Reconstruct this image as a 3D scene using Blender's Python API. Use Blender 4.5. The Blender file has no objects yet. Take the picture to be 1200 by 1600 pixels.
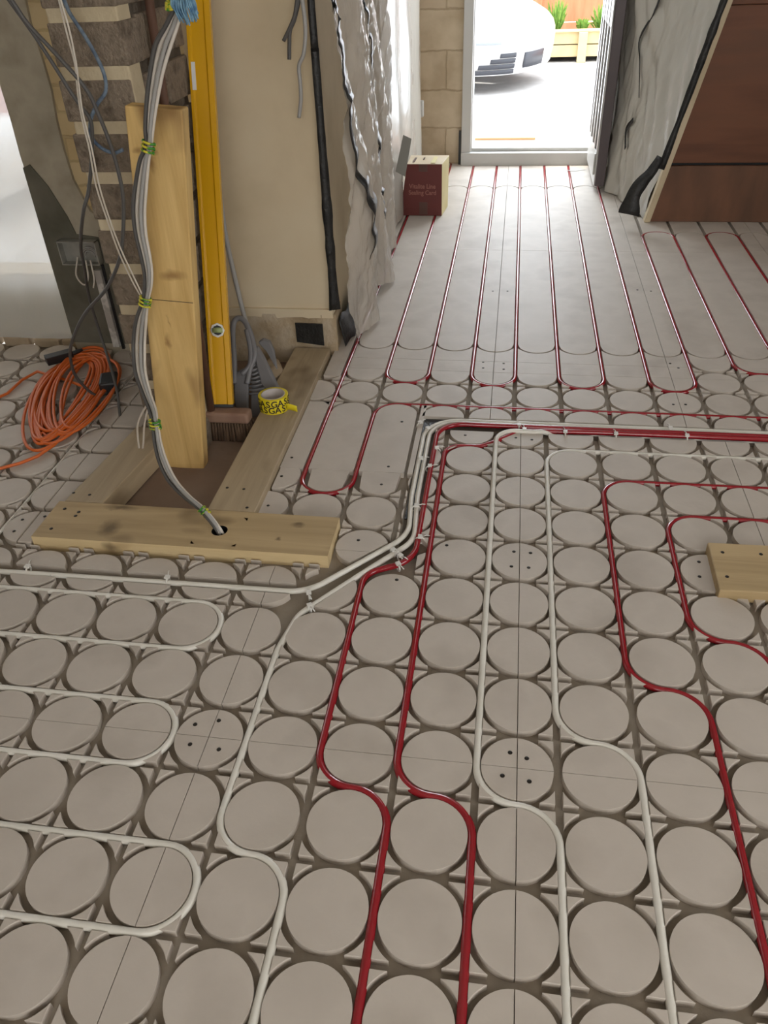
import bpy, bmesh, math, random
from mathutils import Vector, Matrix, noise
random.seed(7)
C = bpy.context.scene.collection
S = bpy.context.scene
PI = math.pi
# ------------------------------------------------------------------ camera
CH = 1.2656
AX = ((0.9889, 0.1439, -0.0366), (0.0572, -0.5967, -0.8004), (-0.137, 0.7894, -0.5983))   # right, down, forward
FPX = 1224.78
cam_d = bpy.data.cameras.new('camera'); cam = bpy.data.objects.new('camera', cam_d); C.objects.link(cam)
cam_d.lens = 36 * FPX / 1600; cam_d.sensor_width = 36; cam_d.clip_start = .02; cam_d.clip_end = 200
r, d, f = [Vector(a) for a in AX]
M = Matrix.Identity(4)
for i in range(3):
    M[i][0] = r[i]; M[i][1] = -d[i]; M[i][2] = -f[i]
M[2][3] = CH
cam.matrix_world = M
S.camera = cam
S.view_settings.view_transform = 'Standard'; S.view_settings.look = 'None'
S.view_settings.gamma = 1; S.view_settings.use_curve_mapping = False
S.view_settings.exposure = -0.06
# ------------------------------------------------------------------ world and lights
W = bpy.data.worlds.new('world'); S.world = W; W.use_nodes = True
bg = W.node_tree.nodes['Background']; bg.inputs[0].default_value = (0.90, 0.95, 1.0, 1); bg.inputs[1].default_value = 4.2
sun_d = bpy.data.lights.new('sun', 'SUN'); sun_d.energy = 4.2; sun_d.angle = math.radians(3); sun_d.color = (1, .96, .88)
sun = bpy.data.objects.new('sun', sun_d); C.objects.link(sun)
sun.rotation_euler = (Vector((0.30, -0.13, -1))).to_track_quat('-Z', 'Y').to_euler()
def area(name, loc, target, sx, sy, power, col):
    l = bpy.data.lights.new(name, 'AREA'); l.shape = 'RECTANGLE'; l.size = sx; l.size_y = sy; l.energy = power; l.color = col
    o = bpy.data.objects.new(name, l); C.objects.link(o); o.location = loc
    o.rotation_euler = (Vector(target) - Vector(loc)).to_track_quat('-Z', 'Y').to_euler()
    return o
area('window_light_back', (0.8, -2.22, 1.45), (0.4, 1.2, 0.2), 2.0, 1.5, 20, (1.0, .85, .68))
area('fill_light_right', (3.05, 0.2, 1.5), (0.6, 0.9, 0.2), 1.5, 1.3, 7, (1.0, .93, .86))  # unseen fill added from the right to lift the room's brightness
area('door_daylight', (0.1, 5.62, 1.15), (0.1, 3.0, 0.6), .70, 1.9, 27, (.80, .90, 1.0))
area('hall_fill_light', (0.1, 4.0, 2.42), (0.0, 3.9, 0), 0.9, 1.8, 7.5, (.82, .92, 1.0))  # invented overhead fill, added to brighten the middle of the hall

# ------------------------------------------------------------------ helpers
def ray(px, py):
    return r * ((px - 600) / FPX) + d * ((py - 800) / FPX) + f
def at(px, py, Y):
    v = ray(px, py); return Vector((0, 0, CH)) + v * (Y / v.y)
def atz(px, py, z):
    v = ray(px, py); return Vector((0, 0, CH)) + v * ((z - CH) / v.z)
def atx(px, py, X):
    v = ray(px, py); return Vector((0, 0, CH)) + v * (X / v.x)
class MB:
    def __init__(s): s.v = []; s.f = []; s.m = []; s.sm = []
    def face(s, idx, m=0, sm=False): s.f.append(idx); s.m.append(m); s.sm.append(sm)
    def box(s, x0, x1, y0, y1, z0, z1, m=0, mat=None):
        b = len(s.v)
        for z in (z0, z1):
            for x, y in ((x0, y0), (x1, y0), (x1, y1), (x0, y1)):
                p = Vector((x, y, z)); s.v.append(mat @ p if mat else p)
        for q in ((3, 2, 1, 0), (4, 5, 6, 7), (0, 1, 5, 4), (1, 2, 6, 5), (2, 3, 7, 6), (3, 0, 4, 7)):
            s.face([b + i for i in q], m)
    def prism(s, pts, z0, z1, m=0, mat=None):
        n = len(pts); b = len(s.v)
        area2 = sum(pts[i][0] * pts[(i + 1) % n][1] - pts[(i + 1) % n][0] * pts[i][1] for i in range(n))
        if area2 < 0: pts = pts[::-1]
        for z in (z0, z1):
            for x, y in pts:
                p = Vector((x, y, z)); s.v.append(mat @ p if mat else p)
        s.face([b + n + i for i in range(n)], m); s.face([b + n - 1 - i for i in range(n)], m)
        for i in range(n):
            j = (i + 1) % n; s.face([b + i, b + j, b + n + j, b + n + i], m)
    def tube(s, pts, rad, seg=8, m=0, flat=1.0, caps=True):
        pts = [Vector(p) for p in pts]; n = len(pts); rings = []
        if n < 2: return
        up = Vector((0, 0, 1)); t0 = (pts[1] - pts[0]).normalized()
        nrm = up - t0 * up.dot(t0)
        if nrm.length < .05: nrm = Vector((0, 1, 0)) - t0 * t0.y
        nrm.normalize()
        for i in range(n):
            t = (pts[min(i + 1, n - 1)] - pts[max(i - 1, 0)])
            if t.length < 1e-9: t = t0
            t.normalize()
            nrm = nrm - t * nrm.dot(t)
            if nrm.length < 1e-6: nrm = t.orthogonal()
            nrm.normalize(); bi = t.cross(nrm)
            rr = rad[i] if isinstance(rad, (list, tuple)) else rad
            b = len(s.v)
            for k in range(seg):
                a = 2 * PI * k / seg
                s.v.append(pts[i] + nrm * (math.cos(a) * rr * flat) + bi * (math.sin(a) * rr))
            rings.append(b)
        for i in range(n - 1):
            for k in range(seg):
                k2 = (k + 1) % seg
                s.face([rings[i] + k, rings[i] + k2, rings[i + 1] + k2, rings[i + 1] + k], m, True)
        if caps:
            s.face([rings[0] + k for k in range(seg)][::-1], m); s.face([rings[-1] + k for k in range(seg)], m)
    def lathe(s, prof, c, seg=32, m=0, mat=None, sm=True, ms=None):
        b = len(s.v); n = len(prof)
        for rr, z in prof:
            for k in range(seg):
                a = 2 * PI * k / seg
                p = Vector((rr * math.cos(a), rr * math.sin(a), z))
                if mat: p = mat @ p
                s.v.append(p + Vector(c))
        for i in range(n - 1):
            for k in range(seg):
                k2 = (k + 1) % seg
                s.face([b + i * seg + k, b + i * seg + k2, b + (i + 1) * seg + k2, b + (i + 1) * seg + k], ms[i] if ms else m, sm)
    def grid(s, nu, nv, fn, m=0, sm=True):
        b = len(s.v)
        for i in range(nu + 1):
            for j in range(nv + 1): s.v.append(Vector(fn(i / nu, j / nv)))
        for i in range(nu):
            for j in range(nv):
                a = b + i * (nv + 1) + j
                s.face([a, a + nv + 1, a + nv + 2, a + 1], m, sm)
    def build(s, name, mats, parent=None, bevel=0, seg=2, ang=35, solid=0, recalc=False, origin=None):
        me = bpy.data.meshes.new(name)
        org = Vector(origin) if origin is not None else None
        vs = [v - org for v in s.v] if org is not None else s.v
        me.from_pydata([tuple(v) for v in vs], [], s.f)
        if not isinstance(mats, (list, tuple)): mats = [mats]
        for mt in mats: me.materials.append(mt)
        for p, mi, sm in zip(me.polygons, s.m, s.sm):
            p.material_index = mi; p.use_smooth = sm
        if recalc:
            bm = bmesh.new(); bm.from_mesh(me); bmesh.ops.recalc_face_normals(bm, faces=bm.faces); bm.to_mesh(me); bm.free()
        me.update()
        o = bpy.data.objects.new(name, me); C.objects.link(o)
        if org is not None: o.location = org
        if parent is not None:
            o.parent = parent; o.matrix_parent_inverse = Matrix.Translation(parent.location).inverted()
        if solid:
            q = o.modifiers.new('solid', 'SOLIDIFY'); q.thickness = solid; q.offset = 0
        if bevel:
            q = o.modifiers.new('bevel', 'BEVEL'); q.width = bevel; q.segments = seg; q.limit_method = 'ANGLE'; q.angle_limit = math.radians(ang)
            q.harden_normals = False
        return o
def tag(o, label=None, cat=None, group=None, kind=None):
    if label: o['label'] = label
    if cat: o['category'] = cat
    if group: o['group'] = group
    if kind: o['kind'] = kind
    return o
def struct(o, label=None, cat=None):
    o['kind'] = 'structure'
    if label: o['label'] = label
    if cat: o['category'] = cat
    return o
def empty(name, loc, label, cat, group=None):
    o = bpy.data.objects.new(name, None); C.objects.link(o); o.location = loc; o.empty_display_size = .05
    return tag(o, label, cat, group)
def smooth(pts, n=6):
    pts = [Vector(p) for p in pts]
    if len(pts) < 3: return pts
    out = []
    P_ = [pts[0] * 2 - pts[1]] + pts + [pts[-1] * 2 - pts[-2]]
    for i in range(1, len(P_) - 2):
        a, b, c, e = P_[i - 1], P_[i], P_[i + 1], P_[i + 2]
        for k in range(n):
            t = k / n
            out.append(.5 * ((2 * b) + (c - a) * t + (2 * a - 5 * b + 4 * c - e) * t * t + (3 * b - a - 3 * c + e) * t ** 3))
    out.append(pts[-1]); return out
def rounded(path, R=.075, z=0, n=10):
    out = [Vector((path[0][0], path[0][1], path[0][2] if len(path[0]) > 2 else z))]
    for i in range(1, len(path) - 1):
        p = Vector((path[i][0], path[i][1], path[i][2] if len(path[i]) > 2 else z))
        a = Vector((path[i - 1][0], path[i - 1][1], p.z)); c = Vector((path[i + 1][0], path[i + 1][1], p.z))
        rr = path[i][3] if len(path[i]) > 3 else R
        u = (a - p).normalized(); v = (c - p).normalized()
        ang = u.angle(v)
        if ang > PI - .02: out.append(p); continue
        t = rr / math.tan(ang / 2)
        t = min(t, (a - p).length * .5001, (c - p).length * .5001); r2 = t * math.tan(ang / 2)
        cen = p + (u + v).normalized() * (r2 / math.sin(ang / 2))
        s_ = p + u * t - cen; e_ = p + v * t - cen
        tot = s_.angle(e_)
        for k in range(n + 1):
            q = k / n
            w = (s_ * math.sin((1 - q) * tot) + e_ * math.sin(q * tot)) / math.sin(tot)
            out.append(cen + w)
    l = path[-1]; out.append(Vector((l[0], l[1], l[2] if len(l) > 2 else z)))
    res = [out[0]]
    for p in out[1:]:
        dd = (p - res[-1]).length
        if dd < 1e-5: continue
        k = max(1, int(dd / .08)); q0 = res[-1].copy()
        for j in range(1, k + 1): res.append(q0.lerp(p, j / k))
    return res
# ------------------------------------------------------------------ materials
def mat(name, col=(.5, .5, .5), rough=.6, metal=0, spec=.5, emit=None):
    m = bpy.data.materials.new(name); m.use_nodes = True
    b = m.node_tree.nodes['Principled BSDF']
    b.inputs['Base Color'].default_value = (*col, 1); b.inputs['Roughness'].default_value = rough
    b.inputs['Metallic'].default_value = metal; b.inputs['Specular IOR Level'].default_value = spec
    return m
def nd(m, t, **kw):
    n = m.node_tree.nodes.new(t)
    for k, v in kw.items(): setattr(n, k, v)
    return n
def lk(m, a, b): m.node_tree.links.new(a, b)
def mottle(name, cols, scale=6, rough=.7, bump=0, stretch=(1, 1, 1), detail=5, bscale=None, spec=.4, stops=None, dist=0, metal=0):
    m = mat(name, cols[0], rough, metal, spec); b = m.node_tree.nodes['Principled BSDF']
    tc = nd(m, 'ShaderNodeTexCoord'); mp = nd(m, 'ShaderNodeMapping'); mp.inputs['Scale'].default_value = stretch
    lk(m, tc.outputs['Object'], mp.inputs[0])
    nz = nd(m, 'ShaderNodeTexNoise'); nz.inputs['Scale'].default_value = scale; nz.inputs['Detail'].default_value = detail
    nz.inputs['Distortion'].default_value = dist
    lk(m, mp.outputs[0], nz.inputs[0])
    cr = nd(m, 'ShaderNodeValToRGB'); e = cr.color_ramp.elements
    n = len(cols); st = stops or [.3 + .4 * i / (n - 1) for i in range(n)]
    e[0].position = st[0]; e[0].color = (*cols[0], 1); e[1].position = st[-1]; e[1].color = (*cols[-1], 1)
    for i in range(1, n - 1):
        q = e.new(st[i]); q.color = (*cols[i], 1)
    lk(m, nz.outputs[0], cr.inputs[0]); lk(m, cr.outputs[0], b.inputs['Base Color'])
    if bump:
        n2 = nd(m, 'ShaderNodeTexNoise'); n2.inputs['Scale'].default_value = bscale or scale * 6; n2.inputs['Detail'].default_value = 6
        lk(m, mp.outputs[0], n2.inputs[0])
        bp = nd(m, 'ShaderNodeBump'); bp.inputs['Strength'].default_value = bump; bp.inputs['Distance'].default_value = .01
        lk(m, n2.outputs[0], bp.inputs['Height']); lk(m, bp.outputs[0], b.inputs['Normal'])
    return m
def wood(name, c1, c2, knot, axis=0, rough=.6, scale=9):
    st = [14, 14, 14]; st[axis] = .9
    m = mottle(name, [c1, c2], scale=scale / 6, rough=rough, stretch=st, detail=4, dist=1.2, bump=.12, bscale=8, spec=.3)
    b = m.node_tree.nodes['Principled BSDF']
    src = b.inputs['Base Color'].links[0].from_socket
    tc = nd(m, 'ShaderNodeTexCoord'); mp = nd(m, 'ShaderNodeMapping'); s2 = [6, 6, 6]; s2[axis] = 3.2; mp.inputs['Scale'].default_value = s2
    lk(m, tc.outputs['Object'], mp.inputs[0])
    nz = nd(m, 'ShaderNodeTexNoise'); nz.inputs['Scale'].default_value = 1.4; nz.inputs['Detail'].default_value = 2
    lk(m, mp.outputs[0], nz.inputs[0])
    cr = nd(m, 'ShaderNodeValToRGB'); cr.color_ramp.elements[0].position = .60; cr.color_ramp.elements[1].position = .74
    cr.color_ramp.elements[0].color = (0, 0, 0, 1); cr.color_ramp.elements[1].color = (.75, .75, .75, 1)
    lk(m, nz.outputs[0], cr.inputs[0])
    mx = nd(m, 'ShaderNodeMix', data_type='RGBA'); lk(m, cr.outputs[0], mx.inputs[0]); lk(m, src, mx.inputs[6])
    mx.inputs[7].default_value = (*knot, 1); lk(m, mx.outputs[2], b.inputs['Base Color'])
    return m
M_board = mottle('fibre_board', [(.455, .398, .338), (.55, .488, .422), (.495, .437, .374)], scale=5, rough=.55, bump=.05, bscale=90, spec=.45)
M_groove_shade = mottle('groove_shade', [(.26, .215, .165), (.34, .29, .23)], scale=14, rough=.9, bump=.15)  # darker brown than the board: groove shade put into the colour
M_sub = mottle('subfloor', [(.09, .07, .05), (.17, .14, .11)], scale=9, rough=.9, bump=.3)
M_slab = mottle('concrete_slab', [(.22, .15, .11), (.30, .22, .165)], scale=4, rough=.85, bump=.2)
M_red = mat('red_pipe', (.30, .010, .018), .15, spec=.8)
M_white = mottle('white_pipe', [(.68, .65, .57), (.80, .77, .70)], scale=8, rough=.3, spec=.5)
M_tie = mat('tie_white', (.75, .73, .68), .4)
M_pine = wood('pine', (.58, .37, .13), (.76, .53, .22), (.20, .10, .035), axis=2)
M_pinex = wood('pine_long', (.40, .29, .15), (.54, .40, .22), (.13, .08, .035), axis=0)
M_piney = wood('pine_grey', (.36, .28, .18), (.47, .37, .24), (.16, .11, .06), axis=1)
M_pinef = wood('pine_fresh_lit', (.66, .50, .27), (.78, .62, .36), (.34, .20, .09), axis=0)  # freshly cut sides, made lighter still to paint in the light on them
M_screw = mat('screw', (.03, .025, .02), .5, .6)
M_block = mottle('concrete_block', [(.13, .098, .07), (.27, .215, .16), (.19, .148, .108)], scale=26, rough=.95, bump=.9, bscale=120)
M_blockd = mottle('shaded_mortar', [(.07, .055, .04), (.15, .12, .09)], scale=20, rough=.95, bump=.5)  # dark copy of the mortar; paints the shade on the pillar's return face
M_mortar = mottle('mortar', [(.50, .41, .27), (.64, .54, .37)], scale=10, rough=.9, bump=.4, bscale=60)
M_plaster = mottle('plaster', [(.52, .42, .27), (.64, .53, .36), (.68, .58, .41)], scale=2.4, rough=.8, bump=.1, bscale=14)
M_base = mottle('bare_masonry', [(.30, .22, .13), (.45, .35, .23), (.55, .47, .36)], scale=9, rough=.9, bump=.5, bscale=50)
M_greypl = mottle('grey_render', [(.30, .26, .19), (.42, .37, .28), (.24, .20, .14)], scale=5, rough=.85, bump=.4, bscale=22)
M_greydk = mottle('dark_render', [(.09, .085, .06), (.17, .155, .12)], scale=7, rough=.9, bump=.5, bscale=30)
M_black = mottle('black_film', [(.010, .010, .010), (.028, .027, .025)], scale=20, rough=.38, bump=.3)
M_cream = mat('cream_brick', (.60, .5, .33), .8)
def bricks(m, c1, c2, mo, w, h, ms=.012, rot=None, bump=.4, off=.5):
    b = m.node_tree.nodes['Principled BSDF']
    tc = nd(m, 'ShaderNodeTexCoord'); mp = nd(m, 'ShaderNodeMapping')
    if rot: mp.inputs['Rotation'].default_value = rot
    lk(m, tc.outputs['Object'], mp.inputs[0])
    nz = nd(m, 'ShaderNodeTexNoise'); nz.inputs['Scale'].default_value = 12; nz.inputs['Detail'].default_value = 4
    lk(m, tc.outputs['Object'], nz.inputs[0])
    ad = nd(m, 'ShaderNodeMix', data_type='RGBA', blend_type='LINEAR_LIGHT'); ad.inputs[0].default_value = .012
    lk(m, mp.outputs[0], ad.inputs[6]); lk(m, nz.outputs['Color'], ad.inputs[7])
    bk = nd(m, 'ShaderNodeTexBrick'); bk.offset = off
    bk.inputs['Scale'].default_value = 1; bk.inputs['Brick Width'].default_value = w; bk.inputs['Row Height'].default_value = h
    bk.inputs['Mortar Size'].default_value = ms; bk.inputs['Mortar Smooth'].default_value = .6
    bk.inputs['Color1'].default_value = (*c1, 1); bk.inputs['Color2'].default_value = (*c2, 1); bk.inputs['Mortar'].default_value = (*mo, 1)
    lk(m, ad.outputs[2], bk.inputs[0])
    mx = nd(m, 'ShaderNodeMix', data_type='RGBA', blend_type='MULTIPLY'); mx.inputs[0].default_value = .45
    cr = nd(m, 'ShaderNodeValToRGB'); cr.color_ramp.elements[0].position = .35; cr.color_ramp.elements[0].color = (.55, .48, .38, 1); cr.color_ramp.elements[1].position = .6
    n3 = nd(m, 'ShaderNodeTexNoise'); n3.inputs['Scale'].default_value = 7; n3.inputs['Detail'].default_value = 6
    lk(m, tc.outputs['Object'], n3.inputs[0]); lk(m, n3.outputs[0], cr.inputs[0])
    lk(m, bk.outputs[0], mx.inputs[6]); lk(m, cr.outputs[0], mx.inputs[7]); lk(m, mx.outputs[2], b.inputs['Base Color'])
    bp = nd(m, 'ShaderNodeBump'); bp.inputs['Strength'].default_value = bump; bp.inputs['Distance'].default_value = .006
    iv = nd(m, 'ShaderNodeMath', operation='SUBTRACT'); iv.inputs[0].default_value = 1; lk(m, bk.outputs['Fac'], iv.inputs[1])
    ad2 = nd(m, 'ShaderNodeMath', operation='ADD'); lk(m, iv.outputs[0], ad2.inputs[0]); lk(m, n3.outputs[0], ad2.inputs[1])
    lk(m, ad2.outputs[0], bp.inputs['Height']); lk(m, bp.outputs[0], b.inputs['Normal'])
bricks(M_cream, (.58, .43, .22), (.62, .48, .27), (.50, .38, .20), .225, .075, ms=.006, rot=(PI / 2, 0, 0))
M_dbrick = mat('painted_block', (.60, .5, .33), .85)
bricks(M_dbrick, (.50, .40, .28), (.56, .46, .33), (.42, .33, .22), .44, .215, ms=.006, rot=(PI / 2, 0, 0), bump=.6)
def film(name, col, trans, transp, rough, bump=.3, scale=9, stretch=(1, 1, 1)):
    m = bpy.data.materials.new(name); m.use_nodes = True; nt = m.node_tree
    b = nt.nodes['Principled BSDF']; out = nt.nodes['Material Output']
    b.inputs['Base Color'].default_value = (*col, 1); b.inputs['Roughness'].default_value = rough; b.inputs['Specular IOR Level'].default_value = .8
    tr = nd(m, 'ShaderNodeBsdfTranslucent'); tr.inputs[0].default_value = (*col, 1)
    tp = nd(m, 'ShaderNodeBsdfTransparent')
    m1 = nd(m, 'ShaderNodeMixShader'); m1.inputs[0].default_value = trans; lk(m, b.outputs[0], m1.inputs[1]); lk(m, tr.outputs[0], m1.inputs[2])
    m2 = nd(m, 'ShaderNodeMixShader'); m2.inputs[0].default_value = transp; lk(m, m1.outputs[0], m2.inputs[1]); lk(m, tp.outputs[0], m2.inputs[2])
    lk(m, m2.outputs[0], out.inputs[0])
    tc = nd(m, 'ShaderNodeTexCoord'); mp = nd(m, 'ShaderNodeMapping'); mp.inputs['Scale'].default_value = stretch
    lk(m, tc.outputs['Object'], mp.inputs[0])
    nz = nd(m, 'ShaderNodeTexNoise'); nz.inputs['Scale'].default_value = scale; nz.inputs['Detail'].default_value = 5; nz.inputs['Distortion'].default_value = 1.5
    lk(m, mp.outputs[0], nz.inputs[0])
    bp = nd(m, 'ShaderNodeBump'); bp.inputs['Strength'].default_value = bump; bp.inputs['Distance'].default_value = .02
    lk(m, nz.outputs[0], bp.inputs['Height']); lk(m, bp.outputs[0], b.inputs['Normal'])
    return m
M_poly = film('polythene', (.68, .62, .54), .15, .30, .26, bump=.6, scale=13, stretch=(1, 1, .35))
M_poly2 = film('polythene_dusty', (.66, .63, .56), .25, .04, .26, bump=.4, scale=6, stretch=(1, 1, .4))
M_sheet = film('window_film', (.68, .70, .70), .45, .22, .25, bump=.7, scale=3, stretch=(1, 1, 1))
M_upvc = mat('upvc', (.50, .49, .465), .35)
M_brown = mat('brown_foil', (.085, .065, .068), .45)
M_darkw = mottle('dark_timber', [(.115, .042, .020), (.175, .068, .032), (.14, .06, .03)], scale=2, rough=.5, stretch=(.6, 3, 5), bump=.05, spec=.35)
M_darkw2 = mottle('dark_timber_low', [(.10, .05, .028), (.19, .085, .045)], scale=3, rough=.6, stretch=(3, 1, 1), bump=.1)
M_grey = mat('grey_cable', (.09, .085, .08), .5)
M_grey2 = mat('grey_sheath', (.35, .34, .32), .45)
M_cw = mat('white_cable', (.66, .60, .52), .5)
M_gy = mottle('green_yellow', [(.05, .25, .03), (.70, .62, .05)], scale=50, rough=.4, stops=[.47, .53])
M_orange = mat('orange_cable', (.66, .135, .02), .42)
M_blackp = mat('black_plastic', (.012, .013, .014), .4)
M_yel = mat('level_yellow', (.70, .37, .004), .25, spec=.5)
M_vial = mat('vial', (.35, .42, .18), .1)
M_vialw = mat('vial_frame', (.75, .74, .7), .4)
M_tape = mat('yellow_tape', (.80, .66, .02), .3)
M_tapecore = mat('tape_core', (.55, .50, .47), .7)
M_ink = mat('ink', (.03, .02, .02), .6)
M_dust = mat('grey_plastic', (.19, .185, .19), .42)
M_broomw = mottle('broom_wood', [(.24, .14, .10), (.36, .23, .16)], scale=5, rough=.6, stretch=(3, 1, 1))
M_handle = mottle('handle_wood', [(.11, .055, .035), (.17, .09, .06)], scale=5, rough=.6)
M_brist = mottle('bristle', [(.06, .035, .02), (.17, .11, .07)], scale=60, rough=.9, stretch=(1, 1, .05))
M_steel = mottle('galv_steel', [(.30, .30, .27), (.45, .44, .40)], scale=20, rough=.5, metal=.6)
M_rope = mottle('blue_rope', [(.06, .16, .30), (.30, .50, .62)], scale=60, rough=.7)
M_rope2 = mottle('blue_twine', [(.06, .09, .15), (.20, .26, .32)], scale=60, rough=.7)
M_boxred = mat('box_maroon', (.125, .022, .018), .5)
M_boxtan = mottle('box_card', [(.62, .50, .34), (.70, .60, .44)], scale=8, rough=.6)
M_boxyel = mottle('box_yellow', [(.62, .52, .22), (.74, .66, .36)], scale=5, rough=.6)
M_boxink = mat('box_print', (.30, .12, .09), .5)
M_boxtape = mat('box_tape', (.10, .045, .035), .3)
M_gcard = mat('grey_card', (.20, .19, .165), .7)
M_rock = mottle('rubble', [(.28, .21, .13), (.42, .33, .23)], scale=9, rough=.95, bump=.4)
M_ground = mottle('driveway', [(.55, .54, .53), (.68, .67, .66)], scale=6, rough=.9, bump=.1)
M_car = mat('car_white', (.80, .81, .83), .15, spec=.6)
M_glass = mat('car_glass', (.03, .04, .05), .05)
M_grille = mat('car_grille', (.05, .055, .07), .4)
M_lamp = mat('car_lamp', (.35, .40, .45), .1)
M_tyre = mat('tyre', (.02, .02, .02), .8)
M_fence = mottle('fence', [(.70, .27, .13), (.80, .36, .19)], scale=4, rough=.7, stretch=(4, 4, .6))
M_planter = mottle('planter_wood', [(.60, .48, .26), (.72, .60, .36)], scale=5, rough=.7)
M_leaf = mottle('leaf', [(.10, .28, .04), (.36, .55, .12)], scale=30, rough=.6)
M_soil = mat('soil', (.10, .07, .04), .9)
M_pink = mat('pink_wall', (.55, .28, .30), .8)
M_brick2 = mat('step', (.60, .34, .27), .8)
M_ceil = mat('ceiling_paint', (.62, .58, .52), .9)
M_wallp = mottle('wall_paint', [(.52, .46, .37), (.60, .54, .44)], scale=3, rough=.85)

def knots(m, lst, col=(.10, .05, .02)):
    b = m.node_tree.nodes['Principled BSDF']
    for (c, rad, sq) in lst:
        src = b.inputs['Base Color'].links[0].from_socket
        tc = nd(m, 'ShaderNodeTexCoord'); nz = nd(m, 'ShaderNodeTexNoise'); nz.inputs['Scale'].default_value = 30
        lk(m, tc.outputs['Object'], nz.inputs[0])
        ad = nd(m, 'ShaderNodeMix', data_type='RGBA', blend_type='LINEAR_LIGHT'); ad.inputs[0].default_value = .012
        lk(m, tc.outputs['Object'], ad.inputs[6]); lk(m, nz.outputs['Color'], ad.inputs[7])
        sb_ = nd(m, 'ShaderNodeVectorMath', operation='SUBTRACT'); lk(m, ad.outputs[2], sb_.inputs[0]); sb_.inputs[1].default_value = c
        ml_ = nd(m, 'ShaderNodeVectorMath', operation='MULTIPLY'); lk(m, sb_.outputs[0], ml_.inputs[0]); ml_.inputs[1].default_value = sq
        ln = nd(m, 'ShaderNodeVectorMath', operation='LENGTH'); lk(m, ml_.outputs[0], ln.inputs[0])
        mr = nd(m, 'ShaderNodeMapRange'); lk(m, ln.outputs['Value'], mr.inputs[0]); mr.inputs[1].default_value = rad * .25; mr.inputs[2].default_value = rad; mr.inputs[3].default_value = .75; mr.inputs[4].default_value = 0
        mx = nd(m, 'ShaderNodeMix', data_type='RGBA'); lk(m, mr.outputs[0], mx.inputs[0]); lk(m, src, mx.inputs[6]); mx.inputs[7].default_value = (*col, 1)
        lk(m, mx.outputs[2], b.inputs['Base Color'])
knots(M_pine, [(at(268, 433, 1.94), .030, (.7, .5, 1.6)), (at(262, 535, 1.93), .016, (1.4, .5, .6)), (at(262, 505, 1.93), .010, (3, .5, .4)), (at(215, 236, 1.96), .011, (.6, .5, 1)), (at(241, 240, 1.96), .010, (1, .5, 1)), (at(236, 252, 1.96), .018, (1.5, .4, .5))], (.26, .13, .04))
knots(M_pinex, [(atz(172, 825, .022), .034, (1, .8, 1)), (atz(466, 820, .022), .016, (.7, 1.2, 1)), (atz(435, 842, .022), .010, (1, 1, 1)), (atz(190, 793, .022), .022, (.4, 1.5, 1))], (.09, .055, .025))
knots(M_pinef, [(atz(178, 850, .0), .030, (1, .6, 1))], (.09, .055, .025))
# ------------------------------------------------------------------ floor: board panels with routed pipe grooves
P = .15; GW = .0083; RD = .0672; RG = .0787; ZG = -.0175
X0 = -.0776; Y0 = 1.9548; HX = -.325
def cx(c): return X0 + P * c
def cy(r_): return Y0 - P * r_
def gx(k): return X0 + P * (k + .5)
def gy(k): return Y0 - P * (k + .5)
def hx(k): return -.25 + P * k
def clip(poly, nx, ny, c):      # keep nx*x+ny*y <= c
    out = []; n = len(poly)
    for i in range(n):
        a = poly[i]; b = poly[(i + 1) % n]
        da = nx * a[0] + ny * a[1] - c; db = nx * b[0] + ny * b[1] - c
        if da <= 0: out.append(a)
        if (da < 0 < db) or (db < 0 < da):
            t = da / (da - db); out.append((a[0] + (b[0] - a[0]) * t, a[1] + (b[1] - a[1]) * t))
    return out
def parea(p): return abs(sum(p[i][0] * p[(i + 1) % len(p)][1] - p[(i + 1) % len(p)][0] * p[i][1] for i in range(len(p)))) / 2
def disc(x, y, n=44): return [(x + RD * math.cos(2 * PI * k / n), y + RD * math.sin(2 * PI * k / n)) for k in range(n)]
def island(x, y, up=True, dn=True):
    """four little triangles left standing where four ring grooves meet around a crossing"""
    res = []
    c = .075; a0 = None
    # corner quadrant (+,+): points outside circle centred (c,c) radius RG, x>GW, y>GW
    g = .0070
    # intersection of circle with x=g : y = c - sqrt(RG^2-(c-g)^2)
    ye = c - math.sqrt(RG ** 2 - (c - g) ** 2)
    tri = [(g, g)]
    n = 5
    a1 = math.atan2(g - c, ye - c)
    pts = []
    th0 = math.atan2(g - c, ye - c); th1 = math.atan2(ye - c, g - c)
    if th1 < 0: th1 += 2 * PI
    if th0 < 0: th0 += 2 * PI
    for k in range(n + 1):
        t = th0 + (th1 - th0) * k / n
        pts.append((c + RG * math.cos(t), c + RG * math.sin(t)))
    tri += pts
    for sx in (1, -1):
        for sy in (1, -1):
            if (sy > 0 and not up) or (sy < 0 and not dn): continue
            q = [(x + sx * u, y + sy * v) for u, v in tri]
            res.append(q)
    return res
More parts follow.
